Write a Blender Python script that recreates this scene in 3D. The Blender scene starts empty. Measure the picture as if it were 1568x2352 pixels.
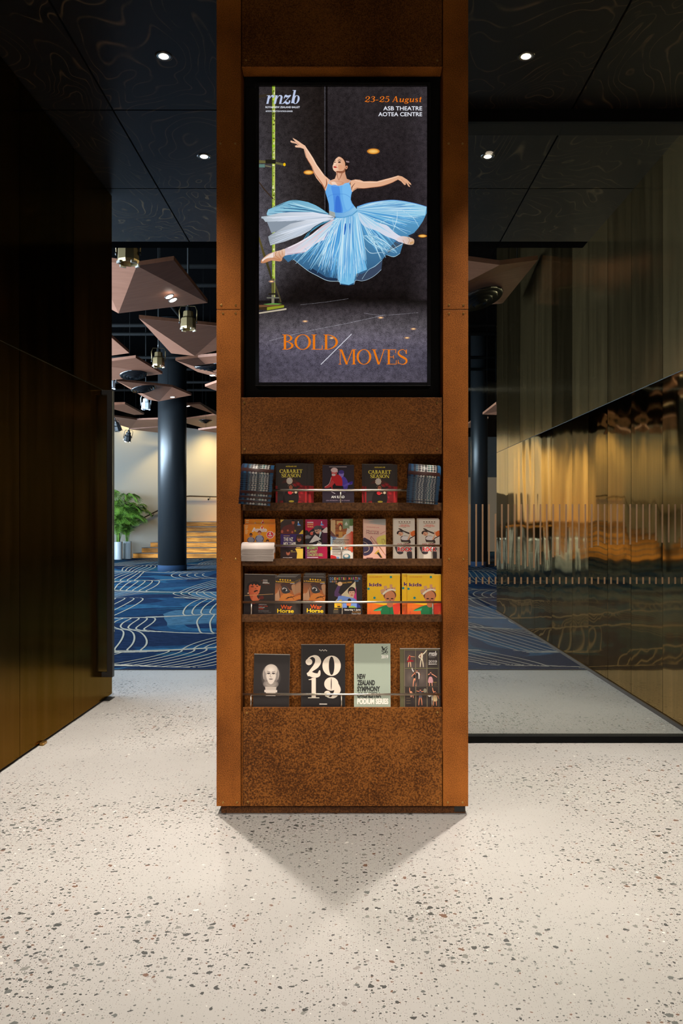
import bpy, bmesh, math, random
from mathutils import Vector, Matrix
from mathutils.geometry import tessellate_polygon

# ------------------------------------------------------------------ camera, world, exposure
S = bpy.context.scene
COL = S.collection
F, CX, CY, H = 1900.0, 803.0, 1190.0, 1.185      # focal length in px of the 1568-wide frame, principal point, eye height
YK = 3.304      # kiosk front plane
YG = 4.375      # glass door
YC = 6.45       # end of the terrazzo and of the low ceiling
ZC = 3.341      # low ceiling
cam = bpy.data.cameras.new('camera'); camo = bpy.data.objects.new('camera', cam); COL.objects.link(camo)
cam.sensor_fit = 'HORIZONTAL'; cam.sensor_width = 36.0; cam.lens = F/1568*36.0
cam.shift_x = -19/1568; cam.shift_y = 14/1568
camo.location = (0, 0, H); camo.rotation_euler = (math.pi/2, 0, 0)
cam.clip_start = 0.05; cam.clip_end = 200
S.camera = camo
S.view_settings.view_transform = 'Standard'; S.view_settings.look = 'None'
S.view_settings.gamma = 1.0; S.view_settings.use_curve_mapping = False
S.view_settings.exposure = 0.0
S.cycles.use_denoising = True
S.cycles.transparent_max_bounces = 24
S.cycles.max_bounces = 8; S.cycles.diffuse_bounces = 4; S.cycles.glossy_bounces = 4
S.cycles.caustics_reflective = False; S.cycles.caustics_refractive = False
S.cycles.sample_clamp_indirect = 4.0
W = bpy.data.worlds.new('world'); S.world = W; W.use_nodes = True
W.node_tree.nodes['Background'].inputs[0].default_value = (0.62, 0.80, 1.0, 1)
W.node_tree.nodes['Background'].inputs[1].default_value = 1.6

def light(name, kind, loc, energy, color=(1, 1, 1), aim=None, **kw):
    l = bpy.data.lights.new(name, kind); o = bpy.data.objects.new(name, l); COL.objects.link(o)
    l.energy = energy; l.color = color; o.location = loc
    for k, v in kw.items(): setattr(l, k, v)
    if aim is not None:
        d = Vector(aim)-Vector(loc); o.rotation_euler = d.to_track_quat('-Z', 'Y').to_euler()
    return o
WARM = (1.0, 0.91, 0.80)
DOWN_X = (-0.868, 0.822)
DOWN_Y = (4.93, 3.86, 2.79, 1.72, 0.65, -0.42, -1.49, -2.56)
P_DOWN = {4.93: 310, 3.86: 700, 2.79: 225, 1.72: 10, 0.65: 62, -0.42: 200, -1.49: 400, -2.56: 560}
SPOT_DEG = {4.93: 90, 3.86: 68, 2.79: 72, 1.72: 100, 0.65: 124, -0.42: 128, -1.49: 140, -2.56: 152}
# daylight: the window wall at x = -11 and the glazed end near the entrance at y = -1
SKYC = (0.62, 0.81, 1.0)
light('daylight', 'AREA', (-11.15, 11.5, 1.95), 14500, SKYC, (-5, 11.5, 1.8), shape='RECTANGLE', size=21.0, size_y=3.0)
light('daylight', 'AREA', (-7.1, -1.15, 2.0), 2800, SKYC, (-7.1, 5, 1.9), shape='RECTANGLE', size=7.2, size_y=3.2)
# wall washers above the far cream walls; last spot added to brighten the stairs
for lx, ly, lz, e in ((-3.85, 26.55, 4.35, 210), (-6.3, 24.2, 4.35, 45), (-2.0, 28.5, 4.4, 820), (0.4, 28.5, 4.4, 820), (2.6, 28.5, 4.4, 90), (-4.6, 24.6, 4.3, 190)):
    light('wall_washer_and_stair_fill', 'SPOT', (lx, ly, lz), e, (1.0, 0.71, 0.26), (lx-0.25 if lx < -3 else lx, ly+0.5, 0), spot_size=math.radians(130), spot_blend=0.9, shadow_soft_size=0.1)

# ------------------------------------------------------------------ helpers
def PX(px, Y): return (px-CX)*Y/F
def PZ(py, Y): return H+(CY-py)*Y/F
def lin(c):
    r = []
    for v in c[:3]:
        v = v/255.0
        r.append(v/12.92 if v <= 0.04045 else ((v+0.055)/1.055)**2.4)
    return tuple(r)
def L4(c): return lin(c)+(1.0,)

def mat(name, base=(0.5, 0.5, 0.5), rough=0.5, metal=0.0, spec=0.5, ior=1.5, emit=None, es=0.0, coat=0.0, trans=0.0):
    m = bpy.data.materials.new(name); m.use_nodes = True
    b = m.node_tree.nodes['Principled BSDF']
    b.inputs['Base Color'].default_value = tuple(base)+(1,)
    b.inputs['Roughness'].default_value = rough; b.inputs['Metallic'].default_value = metal
    b.inputs['IOR'].default_value = ior; b.inputs['Specular IOR Level'].default_value = spec
    b.inputs['Coat Weight'].default_value = coat
    if emit: b.inputs['Emission Color'].default_value = tuple(emit)+(1,); b.inputs['Emission Strength'].default_value = es
    return m
class NT:
    def __init__(s, m): s.m = m; s.t = m.node_tree; s.b = s.t.nodes['Principled BSDF']
    def n(s, typ, **kw):
        nd = s.t.nodes.new(typ)
        for k, v in kw.items():
            if k.startswith('i_'): nd.inputs[k[2:].replace('_', ' ')].default_value = v
            else: setattr(nd, k, v)
        return nd
    def l(s, a, b): s.t.links.new(a, b)
    def obj(s): return s.n('ShaderNodeTexCoord').outputs['Object']
    def noise(s, vec, scale, detail=2.0, rough=0.5, dist=0.0):
        nd = s.n('ShaderNodeTexNoise'); nd.inputs['Scale'].default_value = scale; nd.inputs['Detail'].default_value = detail
        nd.inputs['Roughness'].default_value = rough; nd.inputs['Distortion'].default_value = dist
        s.l(vec, nd.inputs['Vector']); return nd.outputs['Fac']
    def ramp(s, fac, stops, interp='LINEAR'):
        r = s.n('ShaderNodeValToRGB'); cr = r.color_ramp; cr.interpolation = interp
        while len(cr.elements) < len(stops): cr.elements.new(0.5)
        for e, (p, c) in zip(cr.elements, stops): e.position = p; e.color = tuple(c)+(1,) if len(c) == 3 else c
        s.l(fac, r.inputs[0]); return r.outputs[0]
    def math(s, op, a, b=None, c=None, clamp=False):
        nd = s.n('ShaderNodeMath', operation=op, use_clamp=clamp)
        for i, v in enumerate((a, b, c)):
            if v is None: continue
            if isinstance(v, (int, float)): nd.inputs[i].default_value = v
            else: s.l(v, nd.inputs[i])
        return nd.outputs[0]
    def mix(s, fac, a, b, blend='MIX'):
        nd = s.n('ShaderNodeMix', data_type='RGBA', blend_type=blend)
        for i, v in ((0, fac), (6, a), (7, b)):
            if isinstance(v, (int, float)): nd.inputs[i].default_value = v
            elif isinstance(v, tuple): nd.inputs[i].default_value = v if len(v) == 4 else v+(1,)
            else: s.l(v, nd.inputs[i])
        return nd.outputs[2]
    def mapping(s, vec, scale=(1, 1, 1), loc=(0, 0, 0), rot=(0, 0, 0)):
        m = s.n('ShaderNodeMapping'); m.inputs['Scale'].default_value = scale; m.inputs['Location'].default_value = loc; m.inputs['Rotation'].default_value = rot
        s.l(vec, m.inputs['Vector']); return m.outputs[0]
    def bump(s, h, strength=0.3, dist=0.01):
        b = s.n('ShaderNodeBump'); b.inputs['Strength'].default_value = strength; b.inputs['Distance'].default_value = dist
        s.l(h, b.inputs['Height']); s.l(b.outputs[0], s.b.inputs['Normal'])

class MB:
    """collects geometry of one mesh"""
    def __init__(s): s.bm = bmesh.new()
    def box(s, x0, x1, y0, y1, z0, z1, mi=0, M=None):
        vs = [Vector((x, y, z)) for x in (x0, x1) for y in (y0, y1) for z in (z0, z1)]
        if M: vs = [M@v for v in vs]
        v = [s.bm.verts.new(p) for p in vs]
        for q in ((0, 1, 3, 2), (4, 6, 7, 5), (0, 4, 5, 1), (2, 3, 7, 6), (0, 2, 6, 4), (1, 5, 7, 3)):
            f = s.bm.faces.new([v[i] for i in q]); f.material_index = mi
        return s
    def face(s, pts, mi=0):
        f = s.bm.faces.new([s.bm.verts.new(p) for p in pts]); f.material_index = mi; return s
    def prism(s, pts, d, mi=0):
        a = [s.bm.verts.new(p) for p in pts]; b = [s.bm.verts.new(Vector(p)+Vector(d)) for p in pts]
        s.bm.faces.new(a).material_index = mi; s.bm.faces.new(b[::-1]).material_index = mi
        n = len(pts)
        for i in range(n): s.bm.faces.new([a[i], b[i], b[(i+1) % n], a[(i+1) % n]]).material_index = mi
        return s
    def lathe(s, prof, n=24, c=(0, 0, 0), M=None, mi=0, smooth=True, cap=True):
        rings = []
        for r, z in prof:
            ring = []
            for k in range(n):
                a = 2*math.pi*k/n; p = Vector((c[0]+r*math.cos(a), c[1]+r*math.sin(a), c[2]+z))
                ring.append(s.bm.verts.new(M@p if M else p))
            rings.append(ring)
        for A, B in zip(rings, rings[1:]):
            for k in range(n):
                f = s.bm.faces.new([A[k], A[(k+1) % n], B[(k+1) % n], B[k]]); f.smooth = smooth; f.material_index = mi
        if cap:
            for R in (rings[0][::-1], rings[-1]):
                f = s.bm.faces.new(R); f.material_index = mi
        return s
    def tube(s, pts, r, n=10, mi=0):
        pts = [Vector(p) for p in pts]; rings = []
        rs = r if isinstance(r, (list, tuple)) else [r]*len(pts)
        up = None
        for i, p in enumerate(pts):
            d = (pts[min(i+1, len(pts)-1)]-pts[max(i-1, 0)]).normalized()
            if up is None or abs(d.dot(up)) > 0.98: up = Vector((0, 0, 1)) if abs(d.z) < 0.9 else Vector((1, 0, 0))
            a = d.cross(up).normalized(); b = d.cross(a).normalized()
            rings.append([s.bm.verts.new(p+(a*math.cos(2*math.pi*k/n)+b*math.sin(2*math.pi*k/n))*rs[i]) for k in range(n)])
        for A, B in zip(rings, rings[1:]):
            for k in range(n):
                f = s.bm.faces.new([A[k], A[(k+1) % n], B[(k+1) % n], B[k]]); f.smooth = True; f.material_index = mi
        for R in (rings[0][::-1], rings[-1]): s.bm.faces.new(R).material_index = mi
        return s
    def build(s, name, mats, parent=None, bevel=0.0, normals=True, loc=None):
        if normals: bmesh.ops.recalc_face_normals(s.bm, faces=s.bm.faces)
        me = bpy.data.meshes.new(name); s.bm.to_mesh(me); s.bm.free()
        for m in (mats if isinstance(mats, (list, tuple)) else [mats]): me.materials.append(m)
        o = bpy.data.objects.new(name, me); COL.objects.link(o)
        if parent: o.parent = parent
        if loc: o.location = loc
        if bevel:
            b = o.modifiers.new('bevel', 'BEVEL'); b.width = bevel; b.segments = 2; b.limit_method = 'ANGLE'
        return o
def empty(name, loc=(0, 0, 0), rot=(0, 0, 0)):
    o = bpy.data.objects.new(name, None); COL.objects.link(o); o.location = loc; o.rotation_euler = rot; o.empty_display_size = 0.1
    return o
def tag(o, label, cat, group=None, kind=None):
    o['label'] = label; o['category'] = cat
    if group: o['group'] = group
    if kind: o['kind'] = kind
    return o
def struct(o): o['kind'] = 'structure'; return o
def dup(o, loc=None, rot=None, parent=None):
    c = o.copy(); COL.objects.link(c)
    if parent: c.parent = parent
    if loc is not None: c.location = loc
    if rot is not None: c.rotation_euler = rot
    for ch in list(o.children): dup(ch, parent=c)
    return c

# ------------------------------------------------------------------ flat artwork (screen picture, printed covers)
def spline(pts, closed=True, k=5):
    n = len(pts); out = []
    rng = range(n) if closed else range(n-1)
    for i in rng:
        if closed: p0, p1, p2, p3 = pts[(i-1) % n], pts[i], pts[(i+1) % n], pts[(i+2) % n]
        else: p0, p1, p2, p3 = pts[max(i-1, 0)], pts[i], pts[i+1], pts[min(i+2, n-1)]
        for j in range(k):
            t = j/k; t2 = t*t; t3 = t2*t
            out.append(tuple(0.5*((2*p1[a])+(-p0[a]+p2[a])*t+(2*p0[a]-5*p1[a]+4*p2[a]-p3[a])*t2+(-p0[a]+3*p1[a]-3*p2[a]+p3[a])*t3) for a in (0, 1)))
    if not closed: out.append(tuple(pts[-1]))
    return out
def mixc(a, b, t): return tuple(a[i]+(b[i]-a[i])*t for i in range(3))
_font_obj = None
def font_mesh(body, bold=0.0):
    global _font_obj
    c = bpy.data.curves.new('lettering', 'FONT'); c.body = body; c.offset = bold; c.resolution_u = 4
    o = bpy.data.objects.new('lettering', c)
    COL.objects.link(o)
    me = bpy.data.meshes.new_from_object(o.evaluated_get(bpy.context.evaluated_depsgraph_get()))
    vs = [(v.co.x, v.co.y) for v in me.vertices]; fs = [tuple(p.vertices) for p in me.polygons]
    bpy.data.objects.remove(o); bpy.data.curves.remove(c); bpy.data.meshes.remove(me)
    return vs, fs
class Art:
    STEP = 0.00001
    def __init__(s, T=(0, 0, 1)): s.v = []; s.f = []; s.c = []; s.n = 0; s.T = T
    def zoom(s, x0, y0, k): s.T = (x0, y0, k); return s
    def P(s, p): return (s.T[0]+p[0]/s.T[2], s.T[1]+p[1]/s.T[2])
    def raw(s, vs, fs, col, dev=None):
        s.n += 1; b = len(s.v); d = s.n*s.STEP
        for i, p in enumerate(vs):
            s.v.append((p[0], p[1], d)); s.c.append(lin(col(p)) if callable(col) else lin(col))
        for f in fs: s.f.append(tuple(b+i for i in f))
    def grad(s, a, ca, b, cb):
        a = s.P(a); b = s.P(b); dx, dy = b[0]-a[0], b[1]-a[1]; q = dx*dx+dy*dy
        return lambda p: mixc(ca, cb, max(0.0, min(1.0, ((p[0]-a[0])*dx+(p[1]-a[1])*dy)/q)))
    def poly(s, pts, col, smooth=False, k=5):
        pts = [s.P(p) for p in pts]
        if smooth: pts = spline(pts, True, k)
        tris = tessellate_polygon([[Vector((p[0], p[1], 0)) for p in pts]])
        s.raw(pts, tris, col)
    def rect(s, x0, y0, x1, y1, col):
        a, b = s.P((x0, y0)), s.P((x1, y1))
        s.raw([a, (b[0], a[1]), b, (a[0], b[1])], [(0, 1, 2, 3)], col)
    def grid(s, x0, y0, x1, y1, nx, ny, fn):
        a, b = s.P((x0, y0)), s.P((x1, y1)); vs = []; fs = []
        for j in range(ny+1):
            for i in range(nx+1): vs.append((a[0]+(b[0]-a[0])*i/nx, a[1]+(b[1]-a[1])*j/ny))
        for j in range(ny):
            for i in range(nx): q = j*(nx+1)+i; fs.append((q, q+1, q+nx+2, q+nx+1))
        s.raw(vs, fs, fn)
    def ell(s, cx, cy, rx, ry, col, rot=0.0, n=20, edge=None):
        c, r = math.cos(rot), math.sin(rot); pts = []
        for i in range(n):
            a = 2*math.pi*i/n; x, y = rx*math.cos(a), ry*math.sin(a); pts.append(s.P((cx+x*c-y*r, cy+x*r+y*c)))
        if edge is None: s.raw(pts, [tuple(range(n))], col)
        else:
            pts.append(s.P((cx, cy))); ctr = pts[-1]
            s.raw(pts, [(i, (i+1) % n, n) for i in range(n)], lambda p: col if p == ctr else edge)
    def stroke(s, pts, w, col, smooth=True, k=4):
        pts = [s.P(p) for p in pts]
        ws = list(w) if isinstance(w, (list, tuple)) else [w]*len(pts)
        if smooth and len(pts) > 2:
            q = spline([(p[0], p[1]) for p in pts], False, k); m = len(q)
            ws = [ws[min(int(i/k), len(ws)-1)]+(ws[min(int(i/k)+1, len(ws)-1)]-ws[min(int(i/k), len(ws)-1)])*((i % k)/k) for i in range(m)]; pts = q
        vs = []; fs = []
        for i, p in enumerate(pts):
            a, b = pts[max(i-1, 0)], pts[min(i+1, len(pts)-1)]
            dx, dy = b[0]-a[0], b[1]-a[1]; q = math.hypot(dx, dy) or 1; nx, ny = -dy/q, dx/q; h = ws[i]/s.T[2]/2
            vs += [(p[0]+nx*h, p[1]+ny*h), (p[0]-nx*h, p[1]-ny*h)]
        for i in range(len(pts)-1): fs.append((2*i, 2*i+1, 2*i+3, 2*i+2))
        s.raw(vs, fs, col)
    def text(s, body, x, y, w, h, col, bold=0.0, shear=0.0, rot=0.0):
        """lettering set in a box: left x, baseline y, width w, capital height h (zoomed px)"""
        vs, fs = font_mesh(body, bold)
        x0 = min(v[0] for v in vs); x1 = max(v[0] for v in vs); cap = 0.70+2*bold
        c, r = math.cos(rot), math.sin(rot); out = []
        for v in vs:
            a = (v[0]-x0)/(x1-x0)*w+shear*v[1]/cap*h; b = -(v[1]+bold)/cap*h
            out.append(s.P((x+a*c-b*r, y+a*r+b*c)))
        s.raw(out, fs, col)
    def serif(s, body, x, y, w, h, col, T=0.12, hair=0.035, sl=0.07, shear=0.0, sp=0.08):
        """lettering with thick stems and thin serifs, same box as text()"""
        X = 0.0; vs = []; pieces = []
        for ch in body:
            polys, adv = glyph(ch, T, hair, sl)
            for st in polys:
                vs += [(X+p[0], p[1]) for p in st]; pieces.append(st)
            X += adv+sp
        x0 = min(v[0] for v in vs); x1 = max(v[0] for v in vs); i = 0
        for st in pieces:
            n = len(st); q = vs[i:i+n]; i += n
            s.raw([s.P((x+(v[0]-x0)/(x1-x0)*w+shear*v[1]*h, y-v[1]*h)) for v in q], [(2*j, 2*j+1, 2*j+3, 2*j+2) for j in range(n//2-1)], col)
    def build(s, name, m, parent, o, Y, clip=None):
        """o: the world point (x, y, z) of the parent; the artwork lies in the plane at depth Y"""
        if clip: s.v = [(min(max(p[0], clip[0]), clip[1]), min(max(p[1], clip[2]), clip[3]), p[2]) for p in s.v]
        me = bpy.data.meshes.new(name)
        me.from_pydata([(PX(p[0], Y-p[2])-o[0], Y-o[1]-p[2], PZ(p[1], Y-p[2])-o[2]) for p in s.v], [], s.f)
        ca = me.color_attributes.new('ink', 'FLOAT_COLOR', 'POINT')
        ca.data.foreach_set('color', [q for c in s.c for q in (c[0], c[1], c[2], 1.0)])
        me.materials.append(m)
        ob = bpy.data.objects.new(name, me); COL.objects.link(ob); ob.parent = parent
        return ob

def _strip(path, ws):
    out = []
    for i, p in enumerate(path):
        a, b = path[max(i-1, 0)], path[min(i+1, len(path)-1)]
        dx, dy = b[0]-a[0], b[1]-a[1]; q = math.hypot(dx, dy) or 1
        h = ws[i]/2; out += [(p[0]-dy/q*h, p[1]+dx/q*h), (p[0]+dy/q*h, p[1]-dx/q*h)]
    return out
def _ring(cx, cy, rx, ry, tx, ty, a0=0, a1=360, n=36):
    out = []
    for i in range(n+1):
        a = math.radians(a0+(a1-a0)*i/n); c, s_ = math.cos(a), math.sin(a)
        out += [(cx+rx*c, cy+ry*s_), (cx+(rx-tx)*c, cy+(ry-ty)*s_)]
    return out
def _rect(x0, y0, x1, y1): return [(x0, y0), (x0, y1), (x1, y0), (x1, y1)]
def _seg(x0, y0, x1, y1, w):      # slanted stroke with level ends
    return [(x0-w/2, y0), (x0+w/2, y0), (x1-w/2, y1), (x1+w/2, y1)]
def _curve(pts, ws, k=6):
    q = spline(pts, False, k); m = len(q); n = len(ws)
    w = [ws[min(i//k, n-1)]+(ws[min(i//k+1, n-1)]-ws[min(i//k, n-1)])*((i % k)/k) for i in range(m)]
    return _strip(q, w)
def _ball(x, y, r): return _ring(x, y, r, r, r, r, 0, 360, 12)
def glyph(c, T, h, s):
    S2 = lambda x: [_rect(x-s, 0, x+T+s, h), _rect(x-s, 1-h, x+T+s, 1)]
    st = lambda x, w=None: _rect(x, 0, x+(w or T), 1)
    if c == ' ': return [], 0.3
    if c == 'O': return [_ring(.44, .5, .44, .51, T, h)], .88
    if c == 'C': return [_ring(.42, .5, .42, .51, T, h, 42, 318), _rect(.70, .66, .70+h*1.3, .97), _rect(.70, .03, .70+h*1.3, .3)], .76
    if c == 'D': return S2(s)+[st(s), _ring(s+T*.6, .5, .62, .5, T, h, -90, 90)], s+T*.6+.62
    if c == 'B': return S2(s)+[st(s), _ring(s+T*.8, .76, .36, .24, T*.95, h, -90, 90), _ring(s+T*.8, .265, .42, .265, T, h, -90, 90)], s+T*.8+.44
    if c == 'P': return S2(s)+[st(s), _ring(s+T*.8, .73, .4, .27, T, h, -90, 90)], .6
    if c == 'R': return S2(s)+[st(s), _ring(s+T*.8, .74, .38, .26, T, h, -90, 90), _seg(s+T+.42, 0, s+T+.12, .5, T*1.05), _rect(s+T+.34, 0, s+T+.58, h)], s+T+.56
    if c == 'L': return S2(s)+[st(s), _rect(s, 0, .6, h), _rect(.6-h, 0, .6, .28)], .62
    if c == 'E': return S2(s)+[st(s), _rect(s, 0, .6, h), _rect(s, 1-h, .57, 1), _rect(s, .5-h/2, .44, .5+h/2), _rect(.6-h, 0, .6, .28), _rect(.57-h, .75, .57, 1), _rect(.44-h, .38, .44, .62)], .63
    if c == 'T': return [_rect(.32, 0, .32+T, 1), _rect(.32-s, 0, .32+T+s, h), _rect(0, 1-h, .64+T, 1), _rect(0, .72, h, 1), _rect(.64+T-h, .72, .64+T, 1)], .64+T
    if c == 'M': return [_rect(.06, 0, .06+h, 1), _seg(.14, 1, .48, 0, T), _seg(.82, 1, .46, 0, h*1.4), _rect(.84, 0, .84+T, 1), _rect(-.02, 0, .16, h), _rect(-.02, 1-h, .2, 1), _rect(.84-s, 0, .84+T+s, h), _rect(.8, 1-h, .84+T+s, 1)], .84+T+s
    if c == 'N': return [_rect(.06, 0, .06+h, 1), _seg(.12, 1, .74, 0, T), _rect(.74, 0, .74+h, 1), _rect(-.02, 0, .16, h), _rect(-.02, 1-h, .2, 1), _rect(.66, 1-h, .86, 1)], .86
    if c == 'V': return [_seg(.12, 1, .42, 0, T), _seg(.74, 1, .44, 0, h*1.4), _rect(0, 1-h, .28, 1), _rect(.64, 1-h, .86, 1)], .86
    if c == 'A': return [_seg(.38, 1, .1, 0, h*1.4), _seg(.4, 1, .72, 0, T), _rect(.2, .3, .62, .3+h), _rect(0, 0, .22, h), _rect(.58, 0, .88, h)], .88
    if c == 'S': return [_curve([(.52, .74), (.44, .93), (.28, .985), (.1, .9), (.06, .72), (.18, .57), (.36, .46), (.52, .33), (.53, .15), (.4, .025), (.22, .02), (.07, .12), (.03, .27)], [h*.8, h, h, h*1.6, T*.85, T, T*1.15, T, T*.85, h*1.6, h, h, h*.8]), _rect(.52-h/2, .7, .52+h, .99), _rect(.02, .02, .02+h, .3)], .62
    if c == '0': return [_ring(.36, .5, .36, .51, T, h)], .72
    if c == '1': return [_rect(.2, 0, .2+T, 1), _rect(.2-s*1.4, 0, .2+T+s*1.4, h), _seg(.04, .9, .21, .97, .06), _rect(.02, .9, .22, .9+h)], .3+T+s
    if c == '2': return [_curve([(.1, .7), (.12, .86), (.3, .98), (.5, .92), (.58, .72), (.48, .5), (.26, .28), (.06, .06)], [h, h*1.4, h*1.2, T*.7, T, T*.85, T*.5, h]), _ball(.14, .7, T*.55), _curve([(.06, .06), (.2, .1), (.4, .03), (.6, .06), (.66, .28)], [T*.5, T*.8, T*.8, T*.6, h])], .68
    if c == '9': return [_ring(.32, .68, .32, .33, T, h), _curve([(.64-T*.5, .66), (.6, .38), (.46, .1), (.3, .01), (.14, .06), (.08, .2)], [T, T, T*.7, h*1.2, h*1.2, h]), _ball(.14, .2, T*.5)], .66
    if c == '3': return [_curve([(.08, .8), (.2, .97), (.4, .95), (.48, .78), (.4, .6), (.22, .53)], [h*2, h, T*.6, T, T*.6, h]), _curve([(.22, .53), (.44, .5), (.54, .3), (.46, .1), (.26, .01), (.06, .12)], [h, T*.6, T, T*.8, h, h*2])], .58
    if c == '5': return [_rect(.1, .55, .1+h, 1), _rect(.1, 1-T*.8, .5, 1), _curve([(.1, .55), (.3, .62), (.5, .5), (.54, .3), (.44, .08), (.22, .01), (.04, .12)], [h, h*1.4, T*.8, T, T*.8, h, h*2])], .58
    if c == '-': return [_rect(.02, .3, .4, .3+h*1.6)], .42
    x = .62                       # x-height of the small letters
    if c == 'r': return [_rect(.1, 0, .1+T, x), _rect(0, x-h, .14, x), _curve([(.1+T, x*.6), (.2+T, x*.93), (.34+T, x*.98)], [h, T*.5, T*.7]), _ball(.34+T, x*.86, T*.55)], .42+T
    if c in 'nu':
        p = [_rect(.08, 0, .08+T, x), _rect(.42+T*.4, 0, .42+T*1.4, x*.85 if c == 'n' else x)]
        p.append(_curve([(.08+T, x*.6), (.26+T*.5, x*.95), (.4+T*.7, x*.92), (.42+T*.9, x*.7)], [h, h*1.6, T*.7, T]) if c == 'n' else _curve([(.08+T*.5, x*.3), (.12+T*.5, x*.05), (.26+T*.5, x*.03), (.42+T*.5, x*.4)], [T, T*.7, h*1.6, h]))
        p += [_rect(-.02, x-h, .1, x), _rect(.42+T*1.2, 0, .52+T*1.4, h)]
        return p, .5+T*1.4
    if c == 'z': return [_curve([(.04, x*.62), (.1, x*.95), (.26, x*.86), (.46, x*.98), (.5, x*.98)], [h, T*.9, T*.95, T*.5, h]), _seg(.5, x, .02, 0, h*2.2), _curve([(.02, .01), (.2, x*.2), (.34, .04), (.5, .08), (.52, x*.3)], [h, T*.9, T*1.0, T*.7, h]), _ball(.5, x*.32, T*.4)], .56
    if c == 'b': return [_rect(.08, .05, .08+T, 1), _rect(-.02, 1-h, .1, 1), _ring(.08+T*.5+.24, x*.5, .26, x*.51, T, h)], .6+T*.4
    if c == 'g': return [_ring(.26, x*.66, .24, x*.35, T, h), _curve([(.14, x*.3), (.08, x*.15), (.3, x*.04), (.5, -.06), (.44, -.22), (.2, -.27), (.02, -.16), (.14, x*.02)], [h, T*.6, T, T*.9, T*.5, h, h*1.5, h]), _rect(.4, x*.88, .56, x*.96)], .54
    if c == 's': return [_curve([(.38, x*.72), (.3, x*.95), (.16, x*.97), (.07, x*.78), (.2, x*.54), (.36, x*.36), (.34, x*.08), (.18, x*.01), (.04, x*.26)], [h, h, h*1.6, T*.8, T, T, T*.7, h, h])], .44
    if c == 't': return [_rect(.12, .06, .12+T, .86), _rect(0, x-h, .36, x), _curve([(.12+T*.5, .1), (.2+T*.4, .01), (.36, .08)], [T, T*.6, h])], .38
    return [_rect(0, 0, T, x)], .2
# ------------------------------------------------------------------ materials
M = {}
def rust(name, scale, dark, light_, rough=0.55):
    m = mat(name, (0.2, 0.07, 0.02), rough, spec=0.14); t = NT(m); o = t.obj()
    a = t.noise(o, scale, 3, 0.65); b = t.noise(o, 2.2, 4, 0.6); c = t.noise(t.mapping(o, (1, 1, 0.25), (3, 1, 7)), 5.0, 3, 0.6)
    f = t.math('ADD', t.math('MULTIPLY', a, 0.75), t.math('MULTIPLY', b, 0.45)); f = t.math('ADD', f, t.math('MULTIPLY', c, 0.15))
    col = t.ramp(f, [(0.50, tuple(x*0.38 for x in dark)), (0.62, dark), (0.72, light_), (0.86, tuple(x*1.45 for x in light_))])
    t.l(col, t.b.inputs['Base Color'])
    t.l(t.math('MULTIPLY_ADD', a, 0.35, rough-0.15), t.b.inputs['Roughness'])
    t.bump(a, 0.25, 0.0015)
    return m
M['rust_stile'] = rust('rust_fine', 330, (0.195, 0.059, 0.0095), (0.345, 0.109, 0.0168))
M['rust_panel'] = rust('rust_mid', 230, (0.098, 0.032, 0.0062), (0.176, 0.060, 0.0115))
M['rust_mottle'] = rust('rust_mottled', 150, (0.092, 0.029, 0.0053), (0.222, 0.078, 0.0140))
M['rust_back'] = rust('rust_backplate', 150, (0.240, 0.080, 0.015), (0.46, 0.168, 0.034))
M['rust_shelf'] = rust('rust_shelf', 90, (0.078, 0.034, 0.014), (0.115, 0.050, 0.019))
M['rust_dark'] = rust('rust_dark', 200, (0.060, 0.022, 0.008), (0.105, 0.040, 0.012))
M['black'] = mat('black_paint', (0.006, 0.006, 0.006), 0.5)
M['gloss_black'] = mat('gloss_black', (0.006, 0.005, 0.005), 0.12)
M['black_metal'] = mat('black_metal', (0.012, 0.012, 0.012), 0.35)
M['pillar'] = mat('pillar_black', (0.007, 0.008, 0.009), 0.36, spec=0.35)
M['rod'] = mat('satin_rod', (0.72, 0.66, 0.58), 0.3, metal=1.0)
M['brass'] = mat('brass_screw', (0.42, 0.24, 0.07), 0.35, metal=1.0)
M['hall_dark'] = mat('hall_black', (0.0012, 0.0012, 0.0013), 1.0, spec=0.0)
M['bar'] = mat('rigging_black', (0.0025, 0.0025, 0.0025), 0.7, spec=0.05)
M['navy'] = mat('navy_band', (0.010, 0.022, 0.045), 0.9, spec=0.1)
M['dark_wall'] = mat('dark_wall', (0.018, 0.015, 0.012), 0.6)
M['cream'] = mat('cream_paint', (0.72, 0.69, 0.61), 0.8)
M['white_pot'] = mat('white_planter', (0.36, 0.39, 0.40), 0.4)
M['soil'] = mat('soil', (0.03, 0.02, 0.012), 0.9)
M['paper'] = mat('paper_stock', (0.72, 0.68, 0.62), 0.7)
M['paper_dark'] = mat('maroon_paper', (0.055, 0.018, 0.014), 0.6)
M['flyer'] = mat('pale_flyer', (0.78, 0.66, 0.60), 0.6)
M['lens'] = mat('lamp_lens', (1, 1, 1), 0.3, emit=(1.0, 0.86, 0.66), es=9.0)
M['lens_small'] = mat('lamp_lens_small', (1, 1, 1), 0.3, emit=(1.0, 0.88, 0.72), es=4.0)
M['reflector'] = mat('lamp_reflector', (0.85, 0.78, 0.66), 0.18, metal=1.0)
M['yoke'] = mat('lantern_brass', (0.17, 0.12, 0.055), 0.38, metal=0.8)
M['lantern_white'] = mat('lantern_white', (0.5, 0.52, 0.54), 0.35)
M['white_frame'] = mat('white_frame', (0.75, 0.77, 0.78), 0.4)
M['olive'] = mat('olive_board', (0.055, 0.045, 0.022), 0.6)
M['decal'] = mat('bronze_film', (0.20, 0.122, 0.066), 0.7, spec=0.2)
M['skirting'] = mat('skirting_brown', (0.028, 0.017, 0.010), 0.7, spec=0.1)
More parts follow.
